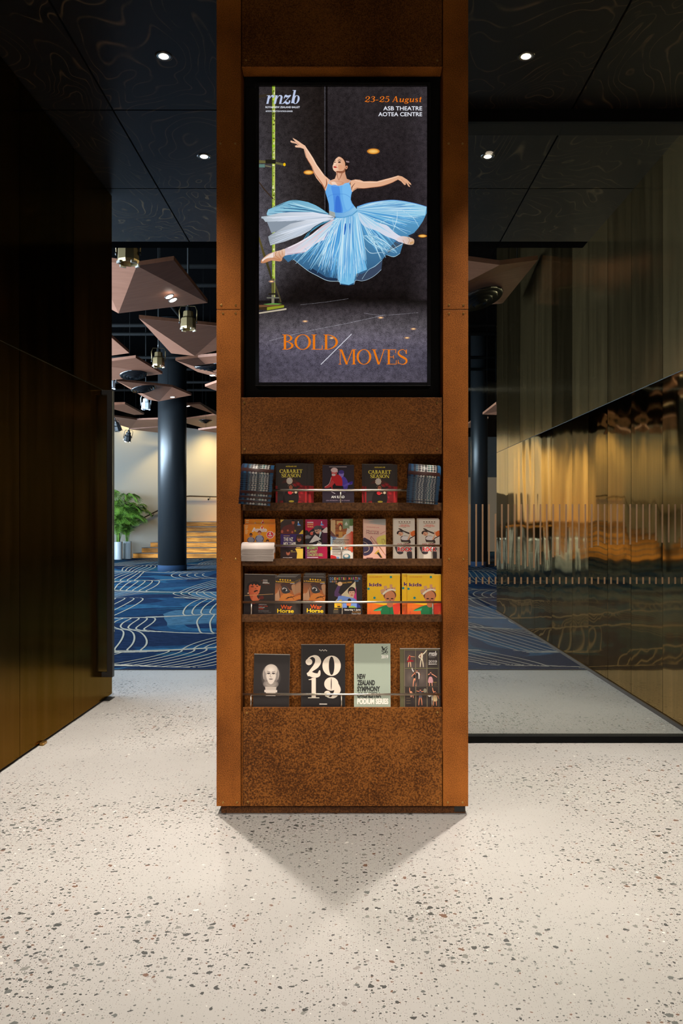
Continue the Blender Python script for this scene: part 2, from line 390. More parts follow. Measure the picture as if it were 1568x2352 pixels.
M['rubber'] = mat('dark_rubber', (0.004, 0.004, 0.004), 0.8, spec=0.08)

# printed ink and screen picture read the colour attribute
def ink(name, emit):
    m = mat(name, (0, 0, 0), 0.42, spec=0.4); t = NT(m)
    a = t.n('ShaderNodeAttribute', attribute_name='ink')
    if emit:
        col = a.outputs['Color']
        if emit == 2:       # dark backdrop of the picture: grainy
            o = t.obj(); g = t.noise(o, 420, 2, 0.6); g2 = t.noise(o, 60, 3, 0.6)
            k = t.math('ADD', t.math('MULTIPLY', g, 3.6), t.math('MULTIPLY_ADD', g2, 1.6, -1.65), clamp=False)
            col = t.mix(1.0, col, t.n('ShaderNodeCombineColor').outputs[0], 'MIX') if False else col
            cc = t.n('ShaderNodeCombineColor')
            for i in range(3): t.l(k, cc.inputs[i])
            col = t.mix(1.0, col, cc.outputs[0], 'MULTIPLY')
        t.l(col, t.b.inputs['Emission Color']); t.b.inputs['Emission Strength'].default_value = 0.95
        t.b.inputs['Roughness'].default_value = 0.5; t.b.inputs['Specular IOR Level'].default_value = 0.1
    else:
        t.l(t.mix(1.0, a.outputs['Color'], (1.75, 1.75, 1.75, 1), 'MULTIPLY'), t.b.inputs['Base Color'])
    return m
M['ink'] = ink('printed_ink', 0); M['screen'] = ink('screen_picture', 1); M['backdrop'] = ink('screen_backdrop', 2)

# terrazzo
m = M['terrazzo'] = mat('terrazzo', (0.6, 0.56, 0.5), 0.28, spec=0.45); t = NT(m); o = t.obj()
warp = t.n('ShaderNodeTexNoise'); warp.inputs['Scale'].default_value = 60; t.l(o, warp.inputs['Vector'])
patch = t.ramp(t.noise(o, 1.15, 2.5, 0.55), [(0.34, (0.30,)*3), (0.62, (1.0,)*3)])
col = t.mix(t.ramp(t.noise(o, 0.9, 4, 0.6), [(0.35, (0,)*3), (0.7, (1,)*3)]), (0.246, 0.237, 0.224), (0.284, 0.275, 0.262))
col = t.mix(t.ramp(t.noise(o, 260, 2, 0.6), [(0.60, (0,)*3), (0.78, (0.5,)*3)]), col, (0.22, 0.205, 0.185))
def chips(col, scale, amt, rad, lo, shades):
    mp = t.n('ShaderNodeVectorMath', operation='MULTIPLY_ADD'); t.l(warp.outputs['Color'], mp.inputs[0])
    mp.inputs[1].default_value = (amt, amt, 0); t.l(o, mp.inputs[2])
    v = t.n('ShaderNodeTexVoronoi', voronoi_dimensions='2D', feature='F1'); v.inputs['Scale'].default_value = scale; t.l(mp.outputs[0], v.inputs['Vector'])
    sp = t.n('ShaderNodeSeparateColor'); t.l(v.outputs['Color'], sp.inputs[0])
    size = t.math('MULTIPLY', t.math('MAXIMUM', t.math('MULTIPLY_ADD', sp.outputs[0], 1/(1-lo), -lo/(1-lo)), 0.0), rad)
    size = t.math('MULTIPLY', size, patch) if lo < 0.9 else size
    mask = t.math('LESS_THAN', v.outputs['Distance'], size)
    return t.mix(mask, col, t.ramp(sp.outputs[1], shades, 'CONSTANT'))
G = [(0.0, (0.034, 0.036, 0.035)), (0.35, (0.075, 0.08, 0.076)), (0.62, (0.13, 0.13, 0.12)), (0.80, (0.10, 0.055, 0.038)), (0.88, (0.17, 0.155, 0.145)), (0.975, (0.44, 0.42, 0.39))]
col = chips(col, 150, 0.004, 0.34, 0.35, G)
col = chips(col, 62, 0.012, 0.40, 0.40, G)
col = chips(col, 31, 0.022, 0.36, 0.55, G)
t.l(col, t.b.inputs['Base Color'])
t.l(t.math('MULTIPLY_ADD', t.noise(o, 3, 3, 0.6), 0.12, 0.38), t.b.inputs['Roughness'])

# carpet ground
m = M['carpet'] = mat('carpet_pile', (0.05, 0.1, 0.2), 1.0, spec=0.0); t = NT(m); o = t.obj()
q = t.mapping(o, (0.55, 0.75, 1)); wv = t.n('ShaderNodeTexNoise'); wv.inputs['Scale'].default_value = 0.9; wv.inputs['Detail'].default_value = 1; t.l(q, wv.inputs['Vector'])
mp = t.n('ShaderNodeVectorMath', operation='MULTIPLY_ADD'); t.l(wv.outputs['Color'], mp.inputs[0]); mp.inputs[1].default_value = (1.6, 1.6, 0); t.l(q, mp.inputs[2])
v = t.n('ShaderNodeTexVoronoi', voronoi_dimensions='2D'); v.inputs['Scale'].default_value = 1.0; t.l(mp.outputs[0], v.inputs['Vector'])
sp = t.n('ShaderNodeSeparateColor'); t.l(v.outputs['Color'], sp.inputs[0])
BLUES = [(0.0, (0.022, 0.036, 0.085)), (0.22, (0.035, 0.085, 0.17)), (0.42, (0.055, 0.15, 0.27)), (0.55, (0.030, 0.032, 0.065)), (0.66, (0.045, 0.12, 0.16)), (0.78, (0.02, 0.06, 0.13)), (0.90, (0.10, 0.21, 0.30))]
c1 = t.ramp(sp.outputs[0], BLUES, 'CONSTANT')
c2 = t.ramp(t.noise(mp.outputs[0], 0.8, 0.5, 0.4), [(0.0, (0.024, 0.034, 0.080)), (0.40, (0.030, 0.085, 0.175)), (0.47, (0.045, 0.15, 0.26)), (0.53, (0.022, 0.040, 0.10)), (0.58, (0.028, 0.10, 0.17)), (0.66, (0.040, 0.14, 0.20))], 'CONSTANT')
col = t.mix(t.ramp(t.noise(o, 0.7, 0, 0.5), [(0.48, (0,)*3), (0.5, (1,)*3)]), c1, c2)
sh = t.ramp(t.noise(t.mapping(o, (1, 2.2, 1)), 9, 4, 0.7), [(0.40, (0.28,)*3), (0.66, (0.55,)*3)])
col = t.mix(1.0, col, sh, 'MULTIPLY')
t.l(col, t.b.inputs['Base Color'])
t.b.inputs['Sheen Weight'].default_value = 0.004; t.b.inputs['Sheen Roughness'].default_value = 0.4; t.b.inputs['Sheen Tint'].default_value = (0.30, 0.62, 1.0, 1)
M['carpet_line'] = mat('carpet_cream_yarn', (0.30, 0.26, 0.20), 1.0, spec=0.0)

# blackened brass wall sheets: polished, gently buckled
def sheet(name, base, rough, wob, edge, dull):
    m = mat(name, base, rough, metal=1.0); t = NT(m); o = t.obj()
    t.b.inputs['Specular Tint'].default_value = edge+(1,)
    g = t.n('ShaderNodeNewGeometry').outputs['Random Per Island']
    sz = t.n('ShaderNodeSeparateXYZ'); t.l(o, sz.inputs[0]); upper = t.math('GREATER_THAN', sz.outputs[2], 2.012)   # the upper row of sheets is duller
    st = t.noise(t.mapping(o, (6, 6, 0.35)), 2.0, 4, 0.65)
    k = t.math('ADD', t.math('MULTIPLY', g, 0.55), t.math('MULTIPLY', st, 0.9))
    col = t.ramp(k, [(0.30, tuple(x*0.45 for x in base)), (0.62, base), (1.0, tuple(x*1.6 for x in base))])
    t.l(col, t.b.inputs['Base Color'])
    t.l(t.math('ADD', t.math('MULTIPLY_ADD', g, rough*.7, rough*.35), t.math('MULTIPLY_ADD', upper, dull, t.math('MULTIPLY', st, rough*.6))), t.b.inputs['Roughness'])
    off = t.n('ShaderNodeCombineXYZ'); t.l(t.math('MULTIPLY', g, 37.0), off.inputs[1])
    ad = t.n('ShaderNodeVectorMath', operation='ADD'); t.l(o, ad.inputs[0]); t.l(off.outputs[0], ad.inputs[1])
    w = t.noise(t.mapping(ad.outputs[0], (1, 1.5, 0.55)), 1.5, 1.2, 0.4)
    t.bump(w, 1.0, wob)
    return m
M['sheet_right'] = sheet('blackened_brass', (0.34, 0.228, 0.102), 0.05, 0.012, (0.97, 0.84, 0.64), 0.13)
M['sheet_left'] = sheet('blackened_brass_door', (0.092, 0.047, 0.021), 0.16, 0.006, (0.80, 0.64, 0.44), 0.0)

# stained plywood soffit
m = M['plywood'] = mat('stained_plywood', (0.012, 0.012, 0.016), 0.3, spec=0.2); t = NT(m); o = t.obj()
n1 = t.noise(t.mapping(o, (1.5, 1.0, 1)), 1.25, 2.5, 0.45, 0.5); fr = t.math('FRACT', t.math('MULTIPLY', n1, 22.0))
ln = t.ramp(fr, [(0.0, (1,)*3), (0.10, (0.0,)*3), (0.92, (0,)*3), (1.0, (1,)*3)])
ln = t.math('MULTIPLY', ln, t.ramp(t.noise(o, 7, 3, 0.6), [(0.35, (0,)*3), (0.6, (1,)*3)]))
t.l(t.mix(ln, (0.009, 0.009, 0.010, 1), (0.095, 0.066, 0.036, 1)), t.b.inputs['Base Color'])

# timber of the hanging panels, stair boards
def timber(name, a, b, sc, rough=0.5):
    m = mat(name, a, rough, spec=0.3); t = NT(m); o = t.obj()
    n = t.noise(t.mapping(o, sc), 3.0, 4, 0.65, 0.4); t.l(t.ramp(n, [(0.3, a), (0.7, b)]), t.b.inputs['Base Color']); return m
M['panel_timber'] = timber('panel_veneer', (0.185, 0.073, 0.040), (0.245, 0.103, 0.060), (1, 8, 1))
M['panel_edge'] = mat('panel_edge', (0.05, 0.02, 0.016), 0.6)
m = M['stair_wood'] = mat('stair_boards', (0.4, 0.2, 0.07), 0.5, spec=0.1); t = NT(m); o = t.obj()
n = t.noise(t.mapping(o, (0.6, 1, 9)), 4, 4, 0.7, 0.6)
c = t.ramp(n, [(0.32, (0.22, 0.068, 0.008)), (0.5, (0.58, 0.20, 0.026)), (0.72, (0.80, 0.34, 0.055))])
br = t.noise(t.mapping(o, (1.1, 1, 6.5), (5, 0, 0)), 1.0, 0, 0.5)
t.l(t.mix(1.0, c, t.ramp(br, [(0.35, (0.55,)*3), (0.65, (1.1,)*3)]), 'MULTIPLY'), t.b.inputs['Base Color'])
M['nosing'] = mat('stair_nosing', (0.015, 0.014, 0.013), 0.5)
m = M['leaf'] = mat('palm_leaf', (0.09, 0.19, 0.02), 0.45); t = NT(m)
t.l(t.ramp(t.noise(t.obj(), 5, 2), [(0.3, (0.035, 0.09, 0.012)), (0.7, (0.17, 0.32, 0.035))]), t.b.inputs['Base Color'])

def glass(name, tint, refl):
    m = bpy.data.materials.new(name); m.use_nodes = True; nt = m.node_tree; nt.nodes.clear()
    N = lambda ty: nt.nodes.new(ty)
    ge = N('ShaderNodeNewGeometry'); dt = N('ShaderNodeVectorMath'); dt.operation = 'DOT_PRODUCT'
    nt.links.new(ge.outputs['Normal'], dt.inputs[0]); nt.links.new(ge.outputs['Incoming'], dt.inputs[1])
    ab = N('ShaderNodeMath'); ab.operation = 'ABSOLUTE'; nt.links.new(dt.outputs['Value'], ab.inputs[0])
    su = N('ShaderNodeMath'); su.operation = 'SUBTRACT'; su.inputs[0].default_value = 1; nt.links.new(ab.outputs[0], su.inputs[1])
    po = N('ShaderNodeMath'); po.operation = 'POWER'; po.inputs[1].default_value = 5; nt.links.new(su.outputs[0], po.inputs[0])
    ma = N('ShaderNodeMath'); ma.operation = 'MULTIPLY_ADD'; ma.inputs[1].default_value = 0.95; ma.inputs[2].default_value = refl; nt.links.new(po.outputs[0], ma.inputs[0])
    tr = N('ShaderNodeBsdfTransparent'); tr.inputs[0].default_value = tint+(1,)
    gl = N('ShaderNodeBsdfGlossy'); gl.inputs['Roughness'].default_value = 0.0
    mx = N('ShaderNodeMixShader'); nt.links.new(ma.outputs[0], mx.inputs[0]); nt.links.new(tr.outputs[0], mx.inputs[1]); nt.links.new(gl.outputs[0], mx.inputs[2])
    out = N('ShaderNodeOutputMaterial'); nt.links.new(mx.outputs[0], out.inputs[0]); return m
M['glass'] = glass('door_glass', (0.84, 0.85, 0.83), 0.045)
M['clear'] = glass('window_glass', (0.97, 0.98, 0.98), 0.03)

# ------------------------------------------------------------------ the setting
XR, XL = 1.857, -1.62           # faces of the brass-clad walls
f = struct(MB().box(-3.2, 2.2, -5.2, YC, -0.12, 0).build('floor', M['terrazzo']))
# carpeted hall floor; the cream lines are tufted into it
def carpet():
    mb = MB(); mb.box(-11.0, 7.0, YC, 31, -0.12, 0.0); mb.box(-11.0, -3.2, -1.0, YC, -0.12, 0.0)
    rnd = random.Random(11)
    sp = [(6.64, .12, 1.9, .3), (7.6, .26, 1.7, 1.9), (8.8, .32, 1.5, .4), (10.2, .4, 1.3, 2.2), (11.9, .45, 1.15, 5.0), (13.7, .5, 1.0, 1.0), (15.8, .6, .9, 3.3), (18.2, .6, .75, .2), (21.2, .6, .6, 2.2), (24.0, .2, .5, .2)]
    S_ = lambda j, x: sp[j][0]+sp[j][1]*math.sin(sp[j][2]*x+sp[j][3])
    zc = [.0006]
    def ribbon(pts, w, dash):
        n = len(pts); k = 0
        for i in range(n-1):
            t = i/(n-1)
            if dash and (t < 0.2 or t > 0.8):
                if rnd.random() < 0.3: continue
            a = Vector((pts[max(i-1, 0)][0], pts[max(i-1, 0)][1], 0)); b = Vector((pts[min(i+2, n-1)][0], pts[min(i+2, n-1)][1], 0))
            p0 = Vector((*pts[i], 0)); p1 = Vector((*pts[i+1], 0)); d = (p1-p0)
            if d.length < 1e-5: continue
            nn = Vector((-d.y, d.x, 0)).normalized()*w/2
            if p0.x < -10.8 or p0.x > 6.8 or p0.y > 30: continue
            e = d*0.06; zc[0] = zc[0]+8e-7 if zc[0] < .0019 else .0006; zz = zc[0]
            mb.face([(*(p0+nn-e).xy, zz), (*(p0-nn-e).xy, zz), (*(p1-nn+e).xy, zz), (*(p1+nn+e).xy, zz)], 1)
    for j in range(len(sp)-1):
        x = -10.5; gap = sp[j+1][0]-sp[j][0]
        while x < 5.5:
            nl = rnd.randint(4, 9); step = rnd.uniform(.10, .17)*(.8+.06*gap); dirn = rnd.choice((-1, 1)); A = rnd.uniform(.06, .24); D = rnd.uniform(.3, .95); ph = rnd.uniform(-.5, .5); sq = rnd.uniform(.55, 1.0); wg = rnd.uniform(.015, .05)
            for i in range(nl):
                x0 = x+i*step; pts = []; Di = D*(1+.12*i)
                for k in range(71):
                    t = k/70; u = 2*t-1; s3 = t*t*(3-2*t); s3 = s3*s3*(3-2*s3)
                    xx = x0+dirn*A*math.sin(math.pi*u+ph)+dirn*Di*u*abs(u)**5+wg*math.sin(9*t+i*.4)-(x0-x-nl*step/2)*(1-sq)*abs(u)**1.5
                    yy = S_(j, xx)*(1-s3)+S_(j+1, xx)*s3
                    yy += (i-nl/2)*.016*(1 if t < .5 else -1)*abs(u)**3
                    pts.append((xx, yy))
                ribbon(pts, 0.012+0.0007*sp[j][0], True)
            x += nl*step+rnd.uniform(.1, .7)
    return mb.build('floor_hall', [M['carpet'], M['carpet_line']], normals=False)
struct(carpet())
struct(MB().box(-3.2, 2.0, YC-0.004, YC+0.012, 0, 0.004).build('trim_threshold', M['black_metal']))

# low soffit of stained plywood sheets with open joints, dark void above
mb = MB(); gx = (-3.2, -1.251, 1.172, 2.2); gy = [YC-1.0396*i for i in range(12)][::-1]; j = 0.005
for a, b in zip(gx, gx[1:]):
    for c, d in zip(gy, gy[1:]): mb.box(a+j, b-j, c+j, d-j if d < YC else d, ZC, ZC+0.02)
mb.box(-3.2, 2.2, gy[0], YC, ZC+0.022, ZC+0.3)
struct(mb.build('ceiling', [M['plywood']]))
struct(MB().box(-3.2, 2.2, YC, YC+0.15, ZC+0.0, 5.7).build('wall_bulkhead', M['hall_dark']))

def clad_wall(name, xf, side, y0, y1, seams, zj, ztop, m, plinth):
    """brass sheets on one wall face; side = +1 when the room lies toward +x"""
    mb = MB(); rnd = random.Random(5); g = 0.003
    ys = [y0]+[s for s in seams if y0 < s < y1]+[y1]
    for a, b in zip(ys, ys[1:]):
        for z0, z1 in ((0.012, zj), (zj, ztop)):
            e = [rnd.uniform(-.0012, .0012) for _ in range(4)]
            P = [(xf+e[0], a+g, z0+g), (xf+e[1], b-g, z0+g), (xf+e[2], b-g, z1-g), (xf+e[3], a+g, z1-g)]
            mb.prism(P, (-0.006*side, 0, 0))
    o = mb.build(name, [m], normals=True); return o
seamsR = [F*XR/(px-CX) for px in (1140, 1166, 1194, 1227, 1267, 1314, 1351, 1395, 1449, 1521)]+[4.30, 3.66, 3.02, 2.38, 1.74, 1.1, .46, -.2, -.9, -1.6, -2.4, -3.2, -4.0]
yR1 = max(seamsR)
wr = struct(clad_wall('wall_right', XR, -1, -5.2, yR1, sorted(seamsR), 2.012, ZC+1.3, M['sheet_right'], True))
bk = struct(MB().box(XR+0.008, 2.25, -5.2, yR1, 0, 5.7).build('wall_right_core', M['black']))
struct(MB().box(2.25, 7.0, yR1-0.3, yR1, 0, 5.7).build('wall_return', M['dark_wall']))
# left: the clad leaf with the long pull handle
seamsL = [3.66+0.0, 4.06, 4.80, 2.9, 2.2, 1.5, .8, .1, -.6, -1.4, -2.2, -3.0, -4.0]
YD = 5.52
# slight toe-in of the leaf as in the picture
toe = math.atan2(0.038, 1.667)
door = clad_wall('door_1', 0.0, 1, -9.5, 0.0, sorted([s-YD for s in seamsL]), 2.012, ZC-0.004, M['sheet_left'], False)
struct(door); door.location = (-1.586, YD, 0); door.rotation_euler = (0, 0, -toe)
def ch(o): return o
core = MB().box(-0.14, -0.008, -9.5, -0.002, 0.008, ZC-0.004).build('leaf_core', M['black'], door)
mb = MB(); hz0, hz1, hy = 0.165, 2.005, -0.20
mb.box(0.035, 0.072, hy-0.02, hy+0.02, hz0, hz1); mb.box(0.0, 0.04, hy-0.02, hy+0.02, hz0, hz0+0.03); mb.box(0.0, 0.04, hy-0.02, hy+0.02, hz1-0.03, hz1)
ph = mb.build('pull_handle', M['black_metal'], door, bevel=0.002)
MB().box(-0.02, 0.035, -0.16, -0.05, 0.0005, 0.005).build('pivot_plate', M['black_metal'], door)
MB().box(0.0, 0.022, -1.22, -1.17, 0.001, 0.016).build('door_stop', M['brass'], door, bevel=.003)
# foyer ends and hall shell
struct(MB().box(-3.2, 2.2, -5.35, -5.2, 0, ZC).build('wall_foyer', M['dark_wall']))
struct(MB().box(-3.2, -1.9, -5.2, 0.0, 0, ZC).build('wall_left', M['dark_wall']))
struct(MB().box(-3.2, -1.80, 0.0, 5.0, 0, ZC).build('wall_left.001', M['dark_wall']))
struct(MB().box(-11.3, 7.2, -1.2, 31.2, 5.7, 5.85).build('ceiling_hall', M['hall_dark']))
struct(MB().box(-11.3, -3.2, -1.3, -1.0, 0, 0.3).box(-11.3, -3.2, -1.3, -1.0, 3.7, 5.7).box(-11.3, -10.8, -1.3, -1.0, .3, 3.7).box(-3.45, -3.2, -1.3, -1.0, .3, 3.7).build('wall_near', M['dark_wall']))
w = struct(MB().box(-10.8, -3.45, -1.14, -1.12, .3, 3.7).build('window_2', M['clear']))
mb = MB()
for x in [-10.8+1.225*i for i in range(7)]: mb.box(x-.03, x+.03, -1.18, -1.08, .3, 3.7)
mb.build('window_frame', M['black_metal'], w)
struct(MB().box(6.9, 7.2, yR1, 31.2, 0, 5.7).build('wall_far_right', M['dark_wall']))
# window wall on the far left with mullions and glass
mb = MB(); mb.box(-11.3, -11.0, -1.3, 31.2, 0, 0.45).box(-11.3, -11.0, -1.3, 31.2, 3.45, 5.7).box(-11.3, -11.0, -1.3, 1.0, .45, 3.45).box(-11.3, -11.0, 22.0, 31.2, .45, 3.45)
struct(mb.build('wall_window_side', M['dark_wall']))
w = struct(MB().box(-11.16, -11.14, 1.0, 22.0, .45, 3.45).build('window_1', M['clear']))
mb = MB()
for y in [1.0+3*i for i in range(8)]: mb.box(-11.2, -11.08, y-.03, y+.03, .45, 3.45)
mb.box(-11.2, -11.08, 1, 22, .45, .5).box(-11.2, -11.08, 1, 22, 3.4, 3.45)
mb.build('window_frame', M['black_metal'], w)
# cream walls: one runs obliquely beside the stairs, one closes the hall
P0, P1 = Vector((-10.51, 18.5, 0)), Vector((-3.03, 29.5, 0)); dW = (P1-P0).normalized(); nW = Vector((dW.y, -dW.x, 0))
def oblique(name, t0, t1, z0, z1, a, b, m, parent=None):
    A = P0+dW*t0; B = P0+dW*t1
    return MB().prism([A+nW*a+Vector((0, 0, z0)), B+nW*a+Vector((0, 0, z0)), B+nW*a+Vector((0, 0, z1)), A+nW*a+Vector((0, 0, z1))], nW*(b-a)).build(name, m, parent)
struct(oblique('wall_stair', 0, (P1-P0).length, 0, 4.06, 0, -0.2, M['cream']))
struct(oblique('wall_stair_head', 0, (P1-P0).length, 4.06, 5.7, 0.01, -0.2, M['hall_dark']))
struct(MB().box(-3.1, 7.2, 29.5, 29.7, 0, 4.06).build('wall_back', M['cream']))
struct(MB().box(-3.1, 7.2, 29.48, 29.7, 4.06, 5.7).build('wall_back_head', M['hall_dark']))
M['tan'] = mat('shaded_cream_tan', (0.26, 0.155, 0.085), 0.8)  # shaded stretch of the cream back wall, its shade put into the colour
struct(MB().box(3.42, 6.88, 29.3, 29.49, 2.64, 4.06).build('wall_back_upper', M['dark_wall']))
struct(MB().box(3.42, 6.88, 29.3, 29.49, 0.0, 2.63).build('wall_back_shaded', M['tan']))
struct(MB().box(-2.45, 3.4, 29.2, 29.49, 0, 2.05).build('wall_dado', M['dark_wall']))
struct(MB().box(-11.3, -10.4, 18.5, 18.7, 0, 5.7).build('wall_side_return', M['cream']))

# sliding glass door: pane, rails, film stripes
gd = struct(MB().box(0.42, XR-0.004, YG-0.006, YG+0.006, 0.03, ZC-0.06).build('door_2', M['glass']))
MB().box(0.40, XR-0.004, YG-0.02, YG+0.04, 0.004, 0.036).build('bottom_rail', M['rubber'], gd, bevel=0.002)
MB().box(0.40, XR-0.004, YG-0.02, YG+0.14, ZC-0.068, ZC-0.001).build('top_rail', M['rubber'], gd, bevel=0.002)
bot = [610, 620, 612, 606, 615, 600, 600, 605, 612, 620, 630, 606, 575, 555, 538, 520, 505, 492, 490, 487, 472, 458, 467, 467, 465, 465, 450, 430, 430, 438, 452, 450, 452, 487]
mb = MB()
for i, b in enumerate(bot):
    x = PX(1076.2+14.72*i, YG); w_ = 0.0085
    if x+w_ > XR-0.006: continue
    zt = PZ(1158 if i != 4 else 1180, YG)
    mb.box(x, x+w_, YG-0.0068, YG-0.0061, PZ(1100+b/3.087, YG), zt)
    mb.box(x, x+w_, YG-0.0068, YG-0.0061, PZ(1341, YG), PZ(1325.5, YG))
mb.build('stripe_pattern', M['decal'], gd)
# ------------------------------------------------------------------ kiosk
def KX(px): return PX(px, YK)
def KZ(py): return PZ(py, YK)
K = empty('display_kiosk', (KX(786), YK, 0)); KO = Vector(K.location)
tag(K, 'full-height rusty steel information kiosk with a screen and four brochure racks', 'kiosk')
XA, XB = KX(497), KX(1075); YB = YG+0.05
def kb(name, x0, x1, y0, y1, z0, z1, m, bevel=0.0015, parent=None):
    o = MB().box(x0-KO.x, x1-KO.x, y0-KO.y, y1-KO.y, z0, z1).build(name, m, parent or K, bevel=bevel)
    return o
def screws(panel, pts, Y):
    for px, py in pts:
        x, z = PX(px, Y)-KO.x, PZ(py, Y)
        R = Matrix.Translation((x, Y-KO.y, z)) @ Matrix.Rotation(math.pi/2, 4, 'X')
        MB().lathe([(0.0042, -0.001), (0.0042, 0.0012), (0.0034, 0.0018), (0.0018, 0.0018), (0.0014, 0.0006)], 12, M=R, mi=0).build('screw', M['brass'], panel)
zS = KZ(711); zT = ZC-0.003; zB = KZ(1852)
iL0, iR0 = KX(553), KX(1017)
st = kb('stile_panel', XA, iL0, YK, YK+0.10, zB, zS-0.001, M['rust_stile']); screws(st, [(512, 720), (541, 720), (508, 1284), (541, 1284), (512, 1843), (544, 1843)], YK)
st = kb('stile_panel', XA, iL0, YK, YK+0.10, zS+0.001, zT, M['rust_stile']); screws(st, [(506, 330), (540, 330), (508, 701), (541, 701)], YK)
st = kb('stile_panel', iR0, XB, YK, YK+0.10, zB, zS-0.001, M['rust_stile']); screws(st, [(1031, 720), (1064, 720), (1031, 1284), (1064, 1284), (1028, 1843), (1062, 1843)], YK)
st = kb('stile_panel', iR0, XB, YK, YK+0.10, zS+0.001, zT, M['rust_stile']); screws(st, [(1030, 330), (1062, 330), (1031, 701), (1064, 701)], YK)
for x0, x1 in ((XA, XA+0.012), (XB-0.012, XB)): kb('side_panel', x0, x1, YK+0.102, YB, 0.028, zT, M['rust_panel'])
YP = YK+0.006; XP0, XP1 = PX(555.5, YP), PX(1015, YP)
hp = kb('header_panel', XP0, XP1, YP, YP+0.06, PZ(152, YP), zT, M['rust_panel'])
kb('header_lip', XP0-0.001, XP1+0.001, YP-0.004, YP+0.07, PZ(156.5, YP), PZ(153, YP), M['rust_stile'], parent=hp); screws(hp, [(565, 138), (1004, 139)], YP)
mp_ = kb('rail_panel', XP0-0.002, XP1-0.001, YP-0.004, YP+0.06, PZ(1043, YP), PZ(913, YP), M['rust_panel']); screws(mp_, [(560.5, 925), (1003.5, 925), (561.5, 1031.5), (1003.5, 1031)], YP-0.004)
bp = kb('base_panel', PX(558, YP), XP1, YP-0.004, YP+0.012, PZ(1851, YP), PZ(1625, YP), M['rust_mottle']); screws(bp, [(566.5, 1637), (1004, 1636), (569, 1841.5), (1004.5, 1841.5)], YP-0.004)
kb('edge_strip', PX(555.2, YP), PX(557.2, YP), YP-0.005, YP+0.01, PZ(1850, YP), PZ(1634, YP), M['rust_stile'], 0)
kb('edge_strip', PX(1015.6, YP), PX(1016.6, YP), YP-0.005, YP+0.01, PZ(1725, YP), PZ(1634, YP), M['rust_stile'], 0)
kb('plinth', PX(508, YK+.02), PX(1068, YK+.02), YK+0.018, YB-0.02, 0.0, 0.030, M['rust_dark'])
kb('plinth_patch', PX(1043, YK+.016), PX(1067.5, YK+.016), YK+0.0165, YK+0.02, 0.006, 0.028, M['black'], 0)
# rack box: back, cheeks, top, lower tray
ZR0, ZR1 = KZ(1640), KZ(1044); YRB = YK+0.105
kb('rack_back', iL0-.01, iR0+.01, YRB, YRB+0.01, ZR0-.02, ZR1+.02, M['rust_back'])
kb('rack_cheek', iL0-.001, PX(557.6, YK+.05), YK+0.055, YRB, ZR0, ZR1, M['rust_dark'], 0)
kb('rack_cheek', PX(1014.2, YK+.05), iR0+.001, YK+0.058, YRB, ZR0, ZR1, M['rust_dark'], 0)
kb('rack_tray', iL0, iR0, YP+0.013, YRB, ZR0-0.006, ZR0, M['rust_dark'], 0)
YL = YK+0.010
LIPS = ((1154.5, 1172.5), (1283, 1299.5), (1411, 1428.5))
for a, b in LIPS:
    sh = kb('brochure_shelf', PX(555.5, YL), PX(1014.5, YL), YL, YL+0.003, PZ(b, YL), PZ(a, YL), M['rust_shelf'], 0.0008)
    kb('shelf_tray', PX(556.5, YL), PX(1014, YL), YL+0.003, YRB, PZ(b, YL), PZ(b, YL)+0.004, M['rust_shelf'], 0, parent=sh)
def rail(y0, y1, x0, x1, zrod, zlip, posts, wall_end):
    YG_ = YK+0.0135
    mb = MB(); z = PZ(zrod, YG_); r = 0.0046; n = 12
    R0, R1 = PX(x0, YG_)-KO.x, PX(x1, YG_)-KO.x; y = YG_-KO.y
    mb.tube([(R0, y, z), (R1, y, z)], r, n)
    g = mb.build('guard_rail', M['rod'], K)
    for p in posts:
        x = PX(p, YG_)-KO.x
        MB().tube([(x, y, PZ(zlip, YG_)-.012), (x, y, z-.003)], 0.0030, 10).build('rail_post', M['rod'], g)
rail(0, 0, 557, 1014, 1126, 1154.5, (782,), 0)
rail(0, 0, 557, 1013.5, 1253.2, 1283, (576, 784, 992.5), 0)
rail(0, 0, 557.5, 1013, 1383, 1411, (577, 785.5, 993.5), 0)
rail(0, 0, 557, 1012, 1594.8, 1625, (576, 784, 992), 0)
# recess for the screen and closed core behind
YSB = YK+0.16
mb = MB(); x0, x1 = iL0-KO.x, iR0-KO.x; z0, z1 = PZ(913, YP), PZ(156.5, YP)
mb.box(x0-.002, x1+.002, YSB-KO.y, YSB+.01-KO.y, z0-.02, z1+.02)
mb.box(x0-.006, x0, .10, YSB-KO.y, z0, z1).box(x1, x1+.006, .10, YSB-KO.y, z0, z1).box(x0, x1, .07, YSB-KO.y, z1, z1+.006).box(x0, x1, .06, YSB-KO.y, z0-.006, z0)
mb.build('screen_recess', M['black'], K)
kb('back_panel', XA+.014, XB-.014, YB-.02, YB-.002, 0.031, zT, M['rust_panel'], 0)
kb('core', XA+.014, XB-.014, YSB+.02, YB-.03, 0.031, zT, M['black'], 0)

